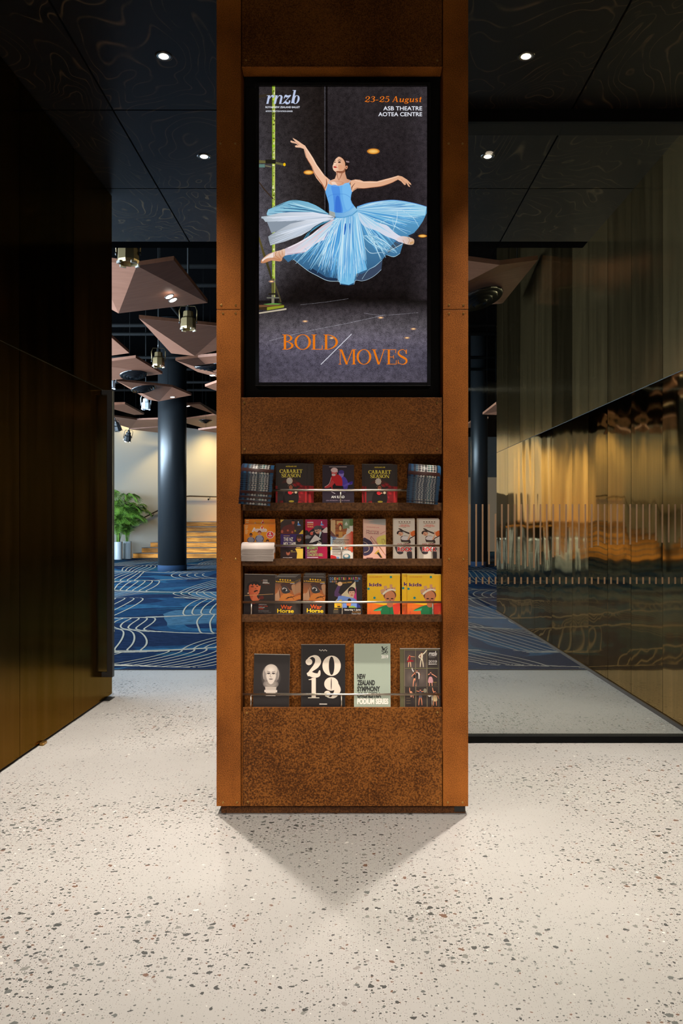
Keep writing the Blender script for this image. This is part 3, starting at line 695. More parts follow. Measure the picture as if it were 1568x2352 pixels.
# ------------------------------------------------------------------ the screen
YB_ = YK+0.045; YS = YB_+0.010
SC = empty('digital_screen', (PX(787.5, YB_), YSB, PZ(884, YB_))); SO = Vector(SC.location)
tag(SC, 'tall lit poster screen showing a leaping ballet dancer in a blue tutu', 'screen')
mb = MB(); a0, a1, b0, b1 = PX(586, YB_)-SO.x, PX(989, YB_)-SO.x, PZ(886, YB_)-SO.z, PZ(189, YB_)-SO.z
c0, c1, d0, d1 = PX(594.5, YB_)-SO.x, PX(980.5, YB_)-SO.x, PZ(878, YB_)-SO.z, PZ(196.5, YB_)-SO.z
ya, yb = YB_-SO.y, YSB-0.03-SO.y
mb.box(a0, c0, ya, yb, b0, b1).box(c1, a1, ya, yb, b0, b1).box(c0, c1, ya, yb, b0, d0).box(c0, c1, ya, yb, d1, b1)
mb.build('bezel', M['gloss_black'], SC, bevel=0.001)
MB().box(a0+.002, a1-.002, YS+.004-SO.y, -0.001, b0+.002, b1-.002).build('screen_body', M['black'], SC)
def shade(stops, v):
    for (p, c), (q, d) in zip(stops, stops[1:]):
        if v <= q: return mixc(c, d, max(0, (v-p)/(q-p)))
    return stops[-1][1]
def backdrop(p):
    x, y = p
    if y < 690:
        k = shade([(197, (52, 47, 48)), (300, (60, 56, 60)), (520, (88, 84, 92)), (640, (104, 102, 112)), (690, (58, 55, 60))], y) if x < 745 else shade([(197, (46, 41, 43)), (420, (38, 32, 35)), (600, (30, 25, 27)), (660, (26, 21, 22)), (690, (15, 10, 10))], y)
        if x < 745:
            u = max(0.0, (x-595)/150.0); k = mixc(k, (30, 24, 22), min(1, u**0.8)); 
            if y > 600: k = mixc(k, (20, 15, 15), min(1, max(0, (y-600)/70)*min(1, u*1.6)))
        elif x > 930: k = mixc(k, (66, 60, 66), (x-930)/90.0)
        return k
    k = shade([(690, (18, 14, 13)), (712, (60, 54, 58)), (745, (92, 86, 92)), (775, (108, 101, 114)), (800, (98, 92, 108)), (840, (82, 77, 92)), (878, (88, 82, 96))], y)
    e = 0.88+0.12*math.cos((x-787)/193*1.5)
    return tuple(q*e for q in k)
A = Art(); A.grid(594, 196, 981, 878.5, 60, 110, backdrop)
# stage details of the picture
A.poly([(745, 197), (747, 197), (747, 500), (745, 500)], (74, 72, 78)); A.poly([(747, 197), (752, 197), (752, 500), (747, 500)], (14, 10, 10))
for c, pts, w in (((150, 148, 158), [(618, 783), (700, 762), (800, 742), (885, 723)], .9), ((112, 110, 116), [(690, 700), (745, 694), (800, 686)], .6), ((126, 122, 130), [(835, 719), (880, 724), (960, 718)], .8), ((104, 98, 108), [(640, 757), (700, 763)], .6)):
    A.stroke(pts, w, c)
A.build('picture_panel', M['backdrop'], SC, SO, YS)
for cx, cy, rx, ry in ((857, 347.5, 14.5, 6.5), (708.5, 396, 11.5, 5.2), (970, 542, 10, 3.5)):
    A = Art(); A.n = 20
    A.ell(cx, cy, rx+3, ry+2.5, (84, 52, 22), edge=(44, 38, 40)); A.ell(cx, cy, rx, ry, (250, 190, 90), edge=(196, 118, 34)); A.ell(cx, cy, rx*.75, ry*.65, (255, 208, 120), edge=(240, 178, 78))
    A.build('light_glow', M['screen'], SC, SO, YS)
for cx, cy in ((700.5, 738), (874, 729.6), (949, 755.5), (934.5, 776), (761.5, 776.5), (623.5, 646.5)):
    A = Art(); A.n = 250
    A.ell(cx, cy, 8, 3.2, (206, 150, 96), edge=(100, 92, 102)); A.ell(cx, cy, 4, 1.5, (255, 226, 176), edge=(236, 176, 110))
    A.build('light_glow', M['screen'], SC, SO, YS)
# scaffold at the picture's edge
A = Art(); A.n = 40
A.zoom(590, 540, 7.84)
A.stroke([(30, 30), (130, 360), (210, 600), (265, 790)], [26, 44, 40, 30], A.grad((0, 0), (104, 92, 44), (240, 0), (58, 52, 30)))
A.stroke([(300, 830), (350, 960), (400, 1100), (430, 1210)], [26, 30, 26, 26], (74, 66, 44)); A.stroke([(385, 1180), (412, 1230)], [30, 30], (44, 36, 26))
A.zoom(590, 200, 7.84)
A.rect(272, -20, 325, 3790, A.grad((272, 0), (122, 150, 26), (325, 0), (206, 214, 116)))
rnd = random.Random(3)
for i in range(150):
    yy = rnd.uniform(-20, 3700); A.rect(274+rnd.uniform(0, 34), yy, 288+rnd.uniform(0, 36), yy+rnd.uniform(8, 40), rnd.choice([(150, 196, 40), (196, 214, 60), (100, 120, 30), (230, 232, 170), (84, 92, 30), (176, 204, 92)]))
A.zoom(590, 540, 7.84)
A.rect(262, 780, 318, 1060, (96, 92, 48)); A.rect(205, 1045, 350, 1075, (34, 30, 22)); A.rect(262, 1075, 312, 1230, (126, 122, 100)); A.rect(175, 1118, 400, 1140, (110, 110, 98))
A.poly([(110, 1245), (280, 1225), (450, 1235), (320, 1270)], (96, 150, 70)); A.poly([(30, 1262), (480, 1252), (486, 1300), (180, 1352), (30, 1340)], (58, 44, 26)); A.poly([(30, 1258), (480, 1250), (330, 1280), (30, 1300)], (112, 78, 50)); A.poly([(180, 1300), (486, 1262), (486, 1302), (180, 1355)], (142, 150, 40))
A.poly([(30, 1395), (530, 1315), (530, 1345), (30, 1420)], (190, 178, 156))
A.zoom(580, 185, 7.467)
A.stroke([(108, 1390), (340, 1405), (545, 1445)], [50, 40, 36], (104, 100, 60)); A.rect(220, 1355, 395, 1425, (34, 32, 24)); A.ell(545, 1440, 22, 28, (240, 190, 20)); A.rect(108, 1435, 210, 1490, (96, 128, 120)); A.stroke([(215, 1460), (320, 1480)], [26, 22], (110, 106, 84))
A.poly([(110, 250), (340, 215), (340, 255), (110, 300)], (54, 46, 36))
A.zoom(590, 440, 7.84); A.stroke([(30, -180), (150, -20), (290, 130)], [20, 22, 22], (58, 44, 34))
A.build('scaffold_print', M['screen'], SC, SO, YS)
# the dancer
A = Art(); A.n = 330
rnd = random.Random(8)
SKY = [(168, 216, 240), (120, 190, 232), (86, 160, 216), (196, 230, 246), (58, 126, 190), (140, 205, 238), (104, 176, 222)]
def fan(src, dst, n, cols, w0, w1, wob=6, jit=0.5):
    """pleats from the waist (src polyline) to the hem (dst polyline), px"""
    def at(pl, t):
        q = t*(len(pl)-1); i = min(int(q), len(pl)-2); u = q-i
        return (pl[i][0]+(pl[i+1][0]-pl[i][0])*u, pl[i][1]+(pl[i+1][1]-pl[i][1])*u)
    for i in range(n):
        t = min(1, max(0, (i+rnd.uniform(-jit, jit))/max(1, n-1))); a = at(src, t); b = at(dst, min(1, max(0, t+rnd.uniform(-.05, .05))))
        k = rnd.uniform(.72, 1.0); b = (a[0]+(b[0]-a[0])*k, a[1]+(b[1]-a[1])*k)
        m_ = (a[0]*.5+b[0]*.5+rnd.uniform(-wob, wob), a[1]*.5+b[1]*.5+rnd.uniform(-wob, wob)*.5)
        A.stroke([a, m_, b], [w0, w1*rnd.uniform(.7, 1.3), w1*.25], rnd.choice(cols), k=3)
A.T = (0, 0, 1)
D2 = lambda x, y: (590+x/7.84, 440+y/7.84)
D3 = lambda x, y: (780+x/7.649, 440+y/7.649)
D4 = lambda x, y: (590+x/7.84, 540+y/7.84)
waist = [D2(1300, 415), D2(1420, 465), D2(1568, 470), D3(200, 420), D3(300, 320)]
hemL = [D4(470, 400), D4(560, 490), D4(650, 430), D4(900, 630), D4(1080, 730), D4(1270, 820), D4(1470, 835), D4(1500, 890)]
hemM = [D4(1500, 890), D3(60, 1640), D3(160, 1650), D3(250, 1630), D3(280, 1560), D3(390, 1570), D3(500, 1540), D3(620, 1470), D3(730, 1370)]
hemR = [D3(730, 1370), D3(745, 1200), D3(820, 1110), D3(950, 1145), D3(1060, 1085), D3(1110, 920), D3(1190, 800)]
hemU = [D3(1240, 800), D3(1380, 640), D3(1460, 520), D3(1525, 380), D3(1525, 265)]
topU = [D3(1300, 200), D3(1000, 150), D3(800, 155), D3(500, 200), D3(300, 265)]
A.poly([D2(1400, 470)]+hemL+hemM+hemR+hemU+topU+[D3(300, 320)], A.grad((0, 500), (92, 160, 205), (0, 655), (44, 82, 118)))
A.poly([D3(1190, 780), D3(1380, 690), D3(1240, 800)], (40, 42, 54)); 
A.poly(hemL[3:]+[D4(1450, 780), D4(1250, 760), D4(1000, 600)], (34, 52, 78)); A.poly(hemM[4:]+[D3(740, 1210), D3(640, 1290), D3(500, 1390), D3(380, 1450), D3(280, 1440)], (58, 72, 96))
A.poly([D3(830, 1090), D3(1110, 920), D3(1000, 850), D3(900, 960)], (66, 84, 104))
fan([D2(1420, 480), D2(1500, 480)], [D4(480, 420), D4(900, 620), D4(1400, 810)], 46, SKY[:3]+SKY[4:]+[(70, 140, 190)], .7, 2.4, 8)
fan([D3(320, 380), D3(310, 330)], [D3(720, 1200), D3(1060, 1070), D3(1180, 790), D3(1400, 600), D3(1500, 400)], 60, SKY, .6, 2.2, 6)
# upper sheets
A.poly([D2(*q) for q in ((1290, 415), (1190, 340), (1050, 250), (920, 190), (800, 170), (570, 170), (430, 240), (200, 330), (175, 390), (180, 430), (500, 410), (1000, 410))], A.grad((0, 462), (116, 176, 206), (0, 492), (150, 200, 222)))
fan([D2(1290, 405)]*2, [D2(560, 175), D2(400, 260), D2(200, 330), D2(180, 430)], 40, [(150, 208, 228), (96, 160, 196), (186, 224, 238), (60, 110, 150), (128, 192, 220)], .7, 2.6, 5)
A.stroke([D2(1290, 405), D2(1050, 250), D2(800, 172), D2(570, 172), D2(200, 330)], [1.0, 1.2, 1.2, 1.0, .8], (120, 196, 230))
A.poly([D3(300, 320), D3(300, 265), D3(500, 200), D3(800, 155), D3(1000, 152), D3(1300, 200), D3(1525, 265), D3(1500, 420), D3(1200, 440), D3(700, 430)], A.grad((800, 0), (120, 186, 228), (980, 0), (160, 212, 236)))
fan([D3(305, 300), D3(310, 330)], [D3(800, 160), D3(1300, 205), D3(1520, 270), D3(1520, 380), D3(1440, 540)], 95, SKY+[(206, 234, 248), (150, 206, 236)], .7, 2.0, 3)
A.stroke([D3(300, 268), D3(500, 202), D3(800, 157), D3(1000, 153), D3(1300, 203), D3(1525, 266)], 1.1, (84, 140, 216))
A.poly([D2(*q) for q in ((180, 545), (260, 750), (600, 620), (1000, 490), (700, 500), (300, 540))], (140, 152, 166))
A.poly([D2(*q) for q in ((1400, 460), (1290, 420), (1000, 370), (600, 370), (380, 390), (180, 440), (80, 450), (75, 480), (110, 490), (150, 545), (300, 540), (700, 510), (1000, 490))], A.grad((600, 0), (176, 190, 200), (700, 0), (226, 232, 246)))
A.poly([D2(*q) for q in ((1400, 470), (1000, 490), (600, 580), (260, 770), (200, 810), (215, 880), (240, 970), (500, 900), (800, 790), (1000, 670), (1200, 540), (1350, 510))], A.grad((615, 0), (158, 168, 178), (740, 0), (230, 236, 248)))
fan([D2(1390, 455)]*2, [D2(180, 440), D2(100, 480), D2(170, 540), D2(600, 540)], 26, [(236, 240, 250), (206, 216, 232), (214, 224, 240), (186, 198, 214), (224, 232, 246)], .8, 1.8, 3)
fan([D2(1390, 468)]*2, [D2(300, 750), D2(210, 830), D2(240, 960), D2(520, 880)], 30, [(236, 240, 250), (196, 208, 224), (212, 222, 236), (176, 188, 204), (224, 232, 246)], .8, 1.8, 3)
A.poly([D2(*q) for q in ((1200, 545), (1350, 515), (1150, 600), (960, 730), (930, 790), (820, 880), (900, 760), (1000, 665))], (72, 140, 172)); A.stroke([D2(1200, 545), D2(1000, 665), D2(850, 870)], [1.0, 1.8, .8], (22, 42, 60))
# legs and shoes
LEG = (226, 212, 220)
A.poly([D2(*q) for q in ((1415, 500), (1230, 580), (1070, 700), (960, 790), (800, 890), (640, 965), (500, 1030), (460, 1060), (480, 1150), (560, 1140), (700, 1120), (850, 1095), (960, 1020), (1080, 925), (1300, 830), (1430, 740))], A.grad((650, 570), (206, 186, 196), (662, 590), (236, 226, 236)), True, 3)
A.stroke([D2(1350, 560), D2(1150, 680), D2(1000, 790)], [3, 5, 3], (214, 196, 206)); A.stroke([D2(1100, 690), D2(960, 800), D2(760, 920), D2(560, 1020)], [2, 3, 3, 2], (240, 232, 240))
A.stroke([D2(860, 1020), D2(900, 1060)], [1.5, .8], (196, 176, 190)); A.stroke([D2(540, 1125), D2(740, 1108), D2(860, 1085)], [1, 2, 1], (186, 162, 182))
A.poly([D2(*q) for q in ((500, 1035), (430, 1055), (330, 1080), (200, 1130), (90, 1220), (68, 1270), (80, 1288), (140, 1285), (250, 1245), (330, 1248), (400, 1258), (445, 1245), (462, 1185), (500, 1150))], A.grad((0, 572), (238, 206, 184), (0, 602), (196, 134, 96)), True, 3)
A.poly([D2(*q) for q in ((190, 1160), (300, 1100), (300, 1180), (150, 1220), (100, 1260), (100, 1220))], (244, 226, 218), True)
for q in (((350, 1085), (330, 1150), (420, 1220)), ((400, 1070), (400, 1130), (440, 1190)), ((450, 1060), (460, 1140)), ((300, 1105), (300, 1180)), ((150, 1220), (260, 1195), (420, 1235))): A.stroke([D2(*r) for r in q], .9, (186, 112, 66))
A.poly([D3(*q) for q in ((320, 370), (450, 430), (650, 540), (820, 590), (930, 690), (1030, 765), (1090, 800), (1060, 890), (960, 840), (800, 780), (650, 690), (500, 640), (380, 560))], A.grad((822, 500), (196, 218, 238), (920, 550), (226, 224, 238)), True, 3)
A.poly([D3(*q) for q in ((1000, 820), (1080, 785), (1190, 795), (1290, 830), (1308, 880), (1285, 930), (1200, 932), (1110, 905), (1010, 860))], A.grad((915, 0), (226, 216, 226), (950, 0), (216, 176, 140)), True, 3)
A.stroke([D3(1195, 800), D3(1225, 850), D3(1195, 925)], .9, (168, 116, 80)); A.stroke([D3(1110, 850), D3(1140, 915)], .9, (184, 128, 92)); A.poly([D3(1225, 930), D3(1300, 910), D3(1290, 870), D3(1230, 890)], (206, 160, 112))
fan([D3(330, 380), D3(330, 360)], [D3(540, 660), D3(800, 700), D3(980, 780)], 16, [(196, 224, 242), (170, 212, 238), (214, 230, 244)], .7, 1.8, 5)
fan([D3(400, 780), D3(560, 740)], [D3(800, 1090), D3(1060, 1075)], 14, [(166, 214, 238), (196, 230, 246), (110, 176, 214)], .9, 2.0, 10)
for q in (((1010, 340), (1000, 500), (930, 700)), ((870, 480), (700, 560), (520, 700)), ((1060, 310), (1280, 450), (1390, 620)), ((430, 960), (540, 1080), (720, 1070), (790, 1090)), ((820, 1110), (950, 1145), (1060, 1085)), ((745, 1200), (620, 1310), (500, 1380), (390, 1540)), ((840, 1060), (1100, 920)), ((560, 560), (620, 480), (860, 570)), ((600, 860), (720, 1000), (800, 1090)), ((930, 480), (960, 600), (1180, 740))): A.stroke([D3(*r) for r in q], [.5, 1.2, .6], rnd.choice([(214, 238, 248), (182, 222, 240)]))
# centre of the skirt
A.poly([D2(1420, 470), D2(1568, 475), D3(220, 420), D3(330, 560), D3(360, 900), D3(480, 1370), D3(280, 1450), D3(250, 1600), D3(160, 1640), D4(1500, 870), D4(1460, 800), D4(1440, 300)], A.grad((0, 500), (84, 164, 226), (0, 650), (122, 192, 230)))
fan([D2(1410, 475), D2(1568, 475), D3(220, 425), D3(310, 350)], [D4(1000, 560), D4(1330, 760), D4(1490, 860), D3(60, 1620), D3(250, 1600), D3(380, 1430), D3(500, 1350)], 220, [(160, 212, 242), (106, 184, 232), (190, 228, 248), (66, 146, 218), (132, 200, 238), (120, 190, 234), (210, 238, 250), (80, 156, 216)], .7, 1.7, 3)
fan([D2(1440, 480), D2(1530, 480)], [D4(480, 400), D4(700, 440), D4(1000, 570), D4(1350, 720)], 20, [(150, 208, 238), (190, 228, 244), (214, 238, 250)], .6, 1.2, 12)
A.stroke(hemL[2:], [.6, .9, .9, 1.0, .8, .8], (190, 220, 236)); A.stroke(hemM[3:], .8, (170, 196, 214)); A.stroke([D3(100, 560), D3(95, 640), D3(80, 760)], [2, 4, 1.4], (34, 96, 190)); A.stroke([D3(175, 560), D3(180, 740)], [2.2, 1.2], (46, 112, 200))
# bodice, arms, neck, head
A.zoom(650, 300, 5.058)
SK = A.grad((300, 0), (240, 192, 160), (1400, 0), (226, 172, 136))
A.poly([(545, 575), (480, 520), (430, 450), (390, 395), (350, 320), (305, 250), (268, 196), (255, 175), (215, 150), (180, 125), (150, 105), (110, 85), (122, 105), (152, 136), (120, 124), (88, 114), (85, 130), (98, 140), (150, 152), (178, 172), (150, 170), (136, 180), (145, 194), (200, 198), (240, 212), (250, 255), (265, 310), (290, 352), (330, 420), (355, 490), (385, 550), (430, 605), (470, 650), (492, 705), (520, 650), (530, 600)], SK)
A.stroke([(250, 215), (275, 320), (335, 420), (365, 495), (440, 600), (485, 680)], [3, 6, 7, 7, 10, 14], (176, 108, 76)); A.stroke([(255, 190), (320, 290), (385, 400), (470, 520)], [4, 8, 8, 6], (252, 220, 196)); A.stroke([(500, 560), (505, 620), (485, 670)], [4, 12, 6], (150, 84, 58)); A.stroke([(152, 136), (185, 165)], 4, (150, 84, 60)); A.stroke([(100, 128), (146, 146)], 2.5, (176, 108, 84))
A.poly([(785, 580), (840, 567), (890, 572), (935, 590), (1010, 587), (1090, 590), (1170, 568), (1260, 545), (1335, 522), (1380, 532), (1440, 570), (1480, 610), (1490, 632), (1470, 624), (1446, 602), (1464, 632), (1476, 657), (1456, 648), (1424, 602), (1425, 628), (1408, 632), (1370, 590), (1335, 570), (1270, 605), (1190, 635), (1120, 652), (1020, 665), (930, 675), (860, 672), (830, 690), (800, 715), (780, 670)], SK)
A.stroke([(810, 700), (850, 668), (930, 672), (1020, 662), (1120, 650), (1190, 632), (1270, 602), (1335, 566)], [4, 6, 6, 6, 7, 6, 5, 3], (150, 90, 62)); A.stroke([(830, 575), (930, 598), (1090, 598), (1260, 553), (1340, 530)], [5, 6, 7, 7, 5], (250, 214, 188)); A.stroke([(835, 610), (800, 655), (795, 690)], [3, 10, 5], (120, 66, 46)); A.stroke([(1370, 560), (1420, 615)], 4, (190, 128, 96))
A.poly([(612, 465), (618, 510), (600, 560), (545, 580), (520, 610), (540, 660), (640, 660), (740, 650), (790, 600), (780, 575), (740, 560), (722, 500), (718, 455)], A.grad((560, 0), (236, 188, 158), (760, 0), (206, 148, 116)))
A.stroke([(625, 480), (630, 530), (645, 575)], [10, 7, 3], (150, 92, 66)); A.stroke([(690, 480), (665, 540), (645, 580)], [14, 9, 3], (170, 110, 82)); A.stroke([(560, 585), (640, 590), (700, 605), (640, 640)], [3, 3, 5, 2], (190, 128, 98)); A.poly([(560, 600), (600, 595), (630, 640), (580, 635)], (246, 214, 192), True)
A.poly([(520, 615), (505, 665), (490, 710), (510, 780), (530, 850), (535, 935), (600, 955), (690, 955), (760, 935), (832, 885), (800, 840), (785, 800), (790, 750), (800, 712), (782, 655), (765, 600), (720, 622), (680, 634), (640, 641), (580, 638)], A.grad((500, 0), (104, 172, 236), (800, 0), (110, 180, 240)))
A.poly([(560, 640), (640, 642), (660, 700), (665, 780), (690, 950), (600, 950), (590, 860), (580, 760)], A.grad((0, 700), (84, 150, 232), (0, 930), (72, 136, 226)), True); A.poly([(612, 780), (650, 770), (672, 940), (610, 940)], (60, 118, 216), True)
A.poly([(690, 640), (765, 610), (790, 700), (775, 800), (800, 870), (740, 920), (700, 800)], (122, 190, 244), True); A.stroke([(512, 780), (545, 755), (580, 742), (640, 738), (720, 740), (785, 780)], 3, (60, 124, 206)); A.stroke([(520, 615), (545, 570)], 5, (170, 208, 240)); A.stroke([(765, 605), (785, 578)], 5, (170, 208, 240)); A.stroke([(520, 618), (580, 640), (640, 643), (720, 625), (768, 602)], 3.5, (160, 206, 246))
A.poly([(534, 930), (600, 950), (606, 1002), (534, 982)], (172, 180, 176)); A.poly([(600, 950), (690, 955), (760, 932), (832, 880), (862, 922), (800, 975), (690, 1010), (606, 1003)], A.grad((600, 0), (90, 158, 220), (860, 0), (140, 198, 236)))
for k in range(3): A.stroke([(603, 962+k*13), (690, 966+k*13), (770, 938+k*14), (838, 890+k*12)], 2, (176, 216, 242))
for k in range(4): A.stroke([(536, 942+k*12), (600, 960+k*12)], 2.5, (118, 124, 122))
A.poly([(690, 318), (730, 335), (768, 352), (772, 385), (760, 412), (748, 462), (726, 482), (716, 440), (722, 395), (712, 352)], (34, 22, 22), True); A.poly([(722, 350), (764, 356), (766, 372), (730, 366)], (150, 128, 130), True)
A.poly([(650, 303), (615, 325), (594, 355), (582, 392), (575, 412), (578, 442), (590, 464), (615, 480), (655, 478), (692, 468), (716, 440), (722, 400), (714, 360), (690, 325)], A.grad((580, 0), (250, 208, 178), (720, 0), (218, 158, 122)), True)
A.poly([(652, 302), (690, 322), (716, 360), (722, 400), (735, 380), (720, 335), (690, 310)], (40, 26, 24), True)
A.ell(735, 428, 14, 22, (224, 160, 124), .3); A.ell(736, 428, 7, 13, (150, 88, 64), .3); A.poly([(616, 470), (690, 468), (718, 445), (716, 480), (680, 495), (640, 490)], (150, 92, 66), True)
A.stroke([(588, 362), (600, 346), (614, 352)], [3, 6, 3], (50, 30, 24)); A.ell(600, 366, 8, 6, (40, 24, 20)); A.stroke([(632, 352), (655, 340), (676, 352)], [3, 7, 3], (50, 30, 24)); A.ell(654, 366, 16, 9, (64, 40, 34)); A.ell(648, 366, 5, 6, (14, 8, 8)); A.stroke([(638, 372), (655, 378), (672, 372)], 2, (140, 90, 70))
A.stroke([(616, 362), (606, 392), (624, 402)], [2, 5, 5], (196, 132, 100)); A.ell(607, 386, 7, 10, (252, 218, 192)); A.ell(603, 424, 20, 9, (196, 40, 38), .1); A.stroke([(584, 420), (606, 424), (632, 428)], 3, (110, 16, 18)); A.poly([(640, 400), (680, 400), (690, 440), (650, 460)], (226, 164, 128), True)
A.build('dancer_print', M['screen'], SC, SO, YS)
A = Art(); A.n = 1150; LIL = (190, 202, 232)
A.zoom(580, 185, 7.467); A.serif('rnzb', 212, 400, 575, 236, LIL, .155, .03, .05, .22, .015)
A.text('ROYAL NEW ZEALAND BALLET', 220, 472, 590, 32, (236, 240, 252), .015); A.text('ARTISTIC DIRECTOR PATRICIA BARKER', 222, 538, 465, 24, (230, 234, 246), .02)
A.build('logo_lettering', M['screen'], SC, SO, YS)
A = Art(); A.n = 1150; A.zoom(550, 150, 3.336)
A.serif('23-25', 958, 281, 186, 43, (240, 122, 22), .15, .05, .05, .2, .10); A.serif('August', 1168, 281, 222, 44, (240, 122, 22), .15, .05, .05, .2, .10)
A.text('ASB THEATRE', 1101, 345, 297, 31, (238, 240, 250), .01); A.text('AOTEA CENTRE', 1063, 390, 335, 31, (238, 240, 250), .01)
A.build('date_lettering', M['screen'], SC, SO, YS)
A = Art(); A.n = 1150; A.zoom(550, 540, 3.336); OR = (232, 122, 18)
A.serif('BOLD', 328, 877, 425, 115, OR, .125, .036, .075, 0, .03); A.serif('MOVES', 758, 991, 528, 115, OR, .125, .036, .075, 0, .03)
A.stroke([(622, 992), (858, 758)], 5, (226, 226, 236))
A.build('title_lettering', M['screen'], SC, SO, YS)
# ------------------------------------------------------------------ printed matter in the racks
TRAY = [PZ(b, YL)+0.0045 for a, b in LIPS]+[ZR0+0.0005]
LEAN = -0.055
def booklet(name, row, px0, px1, top, art, label, cat='brochure', group=None, back=0.040, thick=0.0025, roll=0.0, paper=None):
    """one booklet standing in a rack row, its cover art drawn in picture coordinates of its own plane"""
    Y = YK+back; z0 = TRAY[row]; h = PZ(top, Y)-z0
    x = (PX(px0, Y)+PX(px1, Y))/2; w = PX(px1, Y)-PX(px0, Y)
    o = MB().box(-w/2, w/2, 0, thick, 0, h).build(name, paper or M['paper'], None)
    z0 += .0002+thick*.06+w/2*abs(roll)
    o.location = (x, Y, z0)
    a = Art(); a.STEP = 0.00002; a.n = 6; a.rect(px0, top, px1, CY-(z0-H)*F/Y, (128, 128, 128)) if art is None else art(a, px0, px1, top, CY-(z0-H)*F/Y)
    a.build('cover_print', M['ink'], o, (x, Y, z0), Y, (px0, px1, top-.3, CY-(z0+.0004-H)*F/Y))
    o.rotation_euler = (LEAN, roll, 0)
    return tag(o, label, cat, group)
def behind(o, dx, dz, n, label, group, dy=0.0036, roll=None):
    """the next copy in the same stack"""
    c = dup(o, (o.location.x+dx*YK/F, o.location.y+dy*n, o.location.z), (LEAN, o.rotation_euler.y if roll is None else roll, 0))
    if dz: c.scale = (1, 1, 1+dz*YK/F/ (max(v.co.z for v in o.data.vertices)))
    c['label'] = label
    if group: c['group'] = group
    elif 'group' in c: del c['group']
    return c
def figure(a, x, y, h, cloth, skin=(214, 150, 110), hair=(40, 26, 20), legs=None, arm=None):
    """a small printed dancer: head at (x, y), overall height h"""
    a.poly([(x-h*.07, y+h*.10), (x+h*.07, y+h*.10), (x+h*.05, y+h*.42), (x-h*.05, y+h*.42)], cloth, True)
    for s in (-1, 1): a.stroke([(x+s*h*.02, y+h*.42), (x+s*h*.08, y+h*.7), (x+s*h*.10, y+h*.98)], [h*.07, h*.055, h*.03], legs or skin)
    for s in (-1, 1):
        p = arm[0 if s < 0 else 1] if arm else (s*h*.2, h*.3)
        a.stroke([(x+s*h*.06, y+h*.13), (x+(s*h*.06+p[0])/2+s*h*.02, y+(h*.13+p[1])/2), (x+p[0], y+p[1])], [h*.05, h*.045, h*.03], skin)
    a.ell(x, y+h*.03, h*.045, h*.06, skin); a.ell(x, y, h*.045, h*.03, hair)
def head(a, x, y, r, skin, hair, dark=(90, 50, 36)):
    a.ell(x, y-r*.25, r*.98, r*1.1, hair); a.ell(x, y+r*.15, r*.74, r*1.0, skin); a.poly([(x-r*.8, y-r*.3), (x-r*.3, y-r*.75), (x+r*.5, y-r*.7), (x+r*.8, y-r*.2), (x+r*.5, y-r*.35), (x-r*.2, y-r*.3)], hair, True)
    for s in (-1, 1): a.ell(x+s*r*.3, y+r*.05, r*.14, r*.08, dark)
    a.ell(x, y+r*.42, r*.1, r*.14, mixc(skin, dark, .4)); a.ell(x, y+r*.72, r*.26, r*.09, (150, 60, 50))
YEL = (250, 226, 96)
def art_cabaret(a, l, r, t, b):
    k = (r-l)/560.0; a.T = (l-725*k, t-112*k, 1/k); B = 112+(b-t)/k
    a.rect(725, 112, 1285, B, (52, 44, 42))
    a.poly([(725, 515), (760, 515), (760, B), (725, B)], (140, 26, 30)); a.poly([(1160, 500), (1285, 515), (1285, B), (1080, B)], (120, 24, 28)); a.rect(1255, 515, 1285, B, (168, 36, 38))
    a.ell(860, 805, 75, 34, (150, 28, 34), 0, 16, (70, 18, 22)); a.ell(1160, 810, 75, 34, (160, 32, 38), 0, 16, (80, 20, 24))
    for q in ((1070, 500, 60), (1130, 480, 70), (1185, 520, 55), (1160, 580, 60), (1190, 640, 70), (1150, 710, 60)): a.ell(q[0], q[1], q[2]*.8, q[2]*.5, (176, 42, 48), .5, 14, (110, 22, 28))
    a.poly([(900, 620), (1000, 560), (1120, 640), (1140, 760), (1060, B), (900, B), (860, 760)], (30, 22, 22), True)
    for i in range(22):
        an = math.pi*(1+i/21); a.stroke([(985, 440), (985+150*math.cos(an), 440+90*math.sin(an)+30)], 5, (96, 46, 40))
    for i in range(9): a.ell(975+34*math.cos(i*.7), 425+40*math.sin(i*.7), 24, 22, (226, 206, 190))
    a.ell(975, 425, 30, 30, (240, 226, 214)); a.ell(998, 515, 52, 34, (120, 104, 96)); a.ell(998, 528, 44, 40, (26, 18, 18)); a.ell(998, 540, 34, 38, (196, 118, 88)); a.ell(986, 530, 9, 5, (50, 20, 18)); a.ell(1012, 530, 9, 5, (50, 20, 18)); a.ell(998, 562, 12, 6, (180, 30, 36))
    a.ell(985, 640, 40, 30, (206, 44, 52), .3); a.ell(1090, 632, 24, 22, (214, 190, 160)); a.ell(1035, 636, 16, 14, (190, 120, 90)); a.ell(1010, 795, 48, 18, (150, 130, 40))
    a.text('AUCKLAND LIVE', 905, 174, 195, 22, (246, 216, 70), .03)
    a.serif('CABARET', 795, 282, 415, 66, YEL, .21, .075, .09, 0, .04); a.serif('SEASON', 830, 360, 345, 64, YEL, .21, .075, .09, 0, .04)
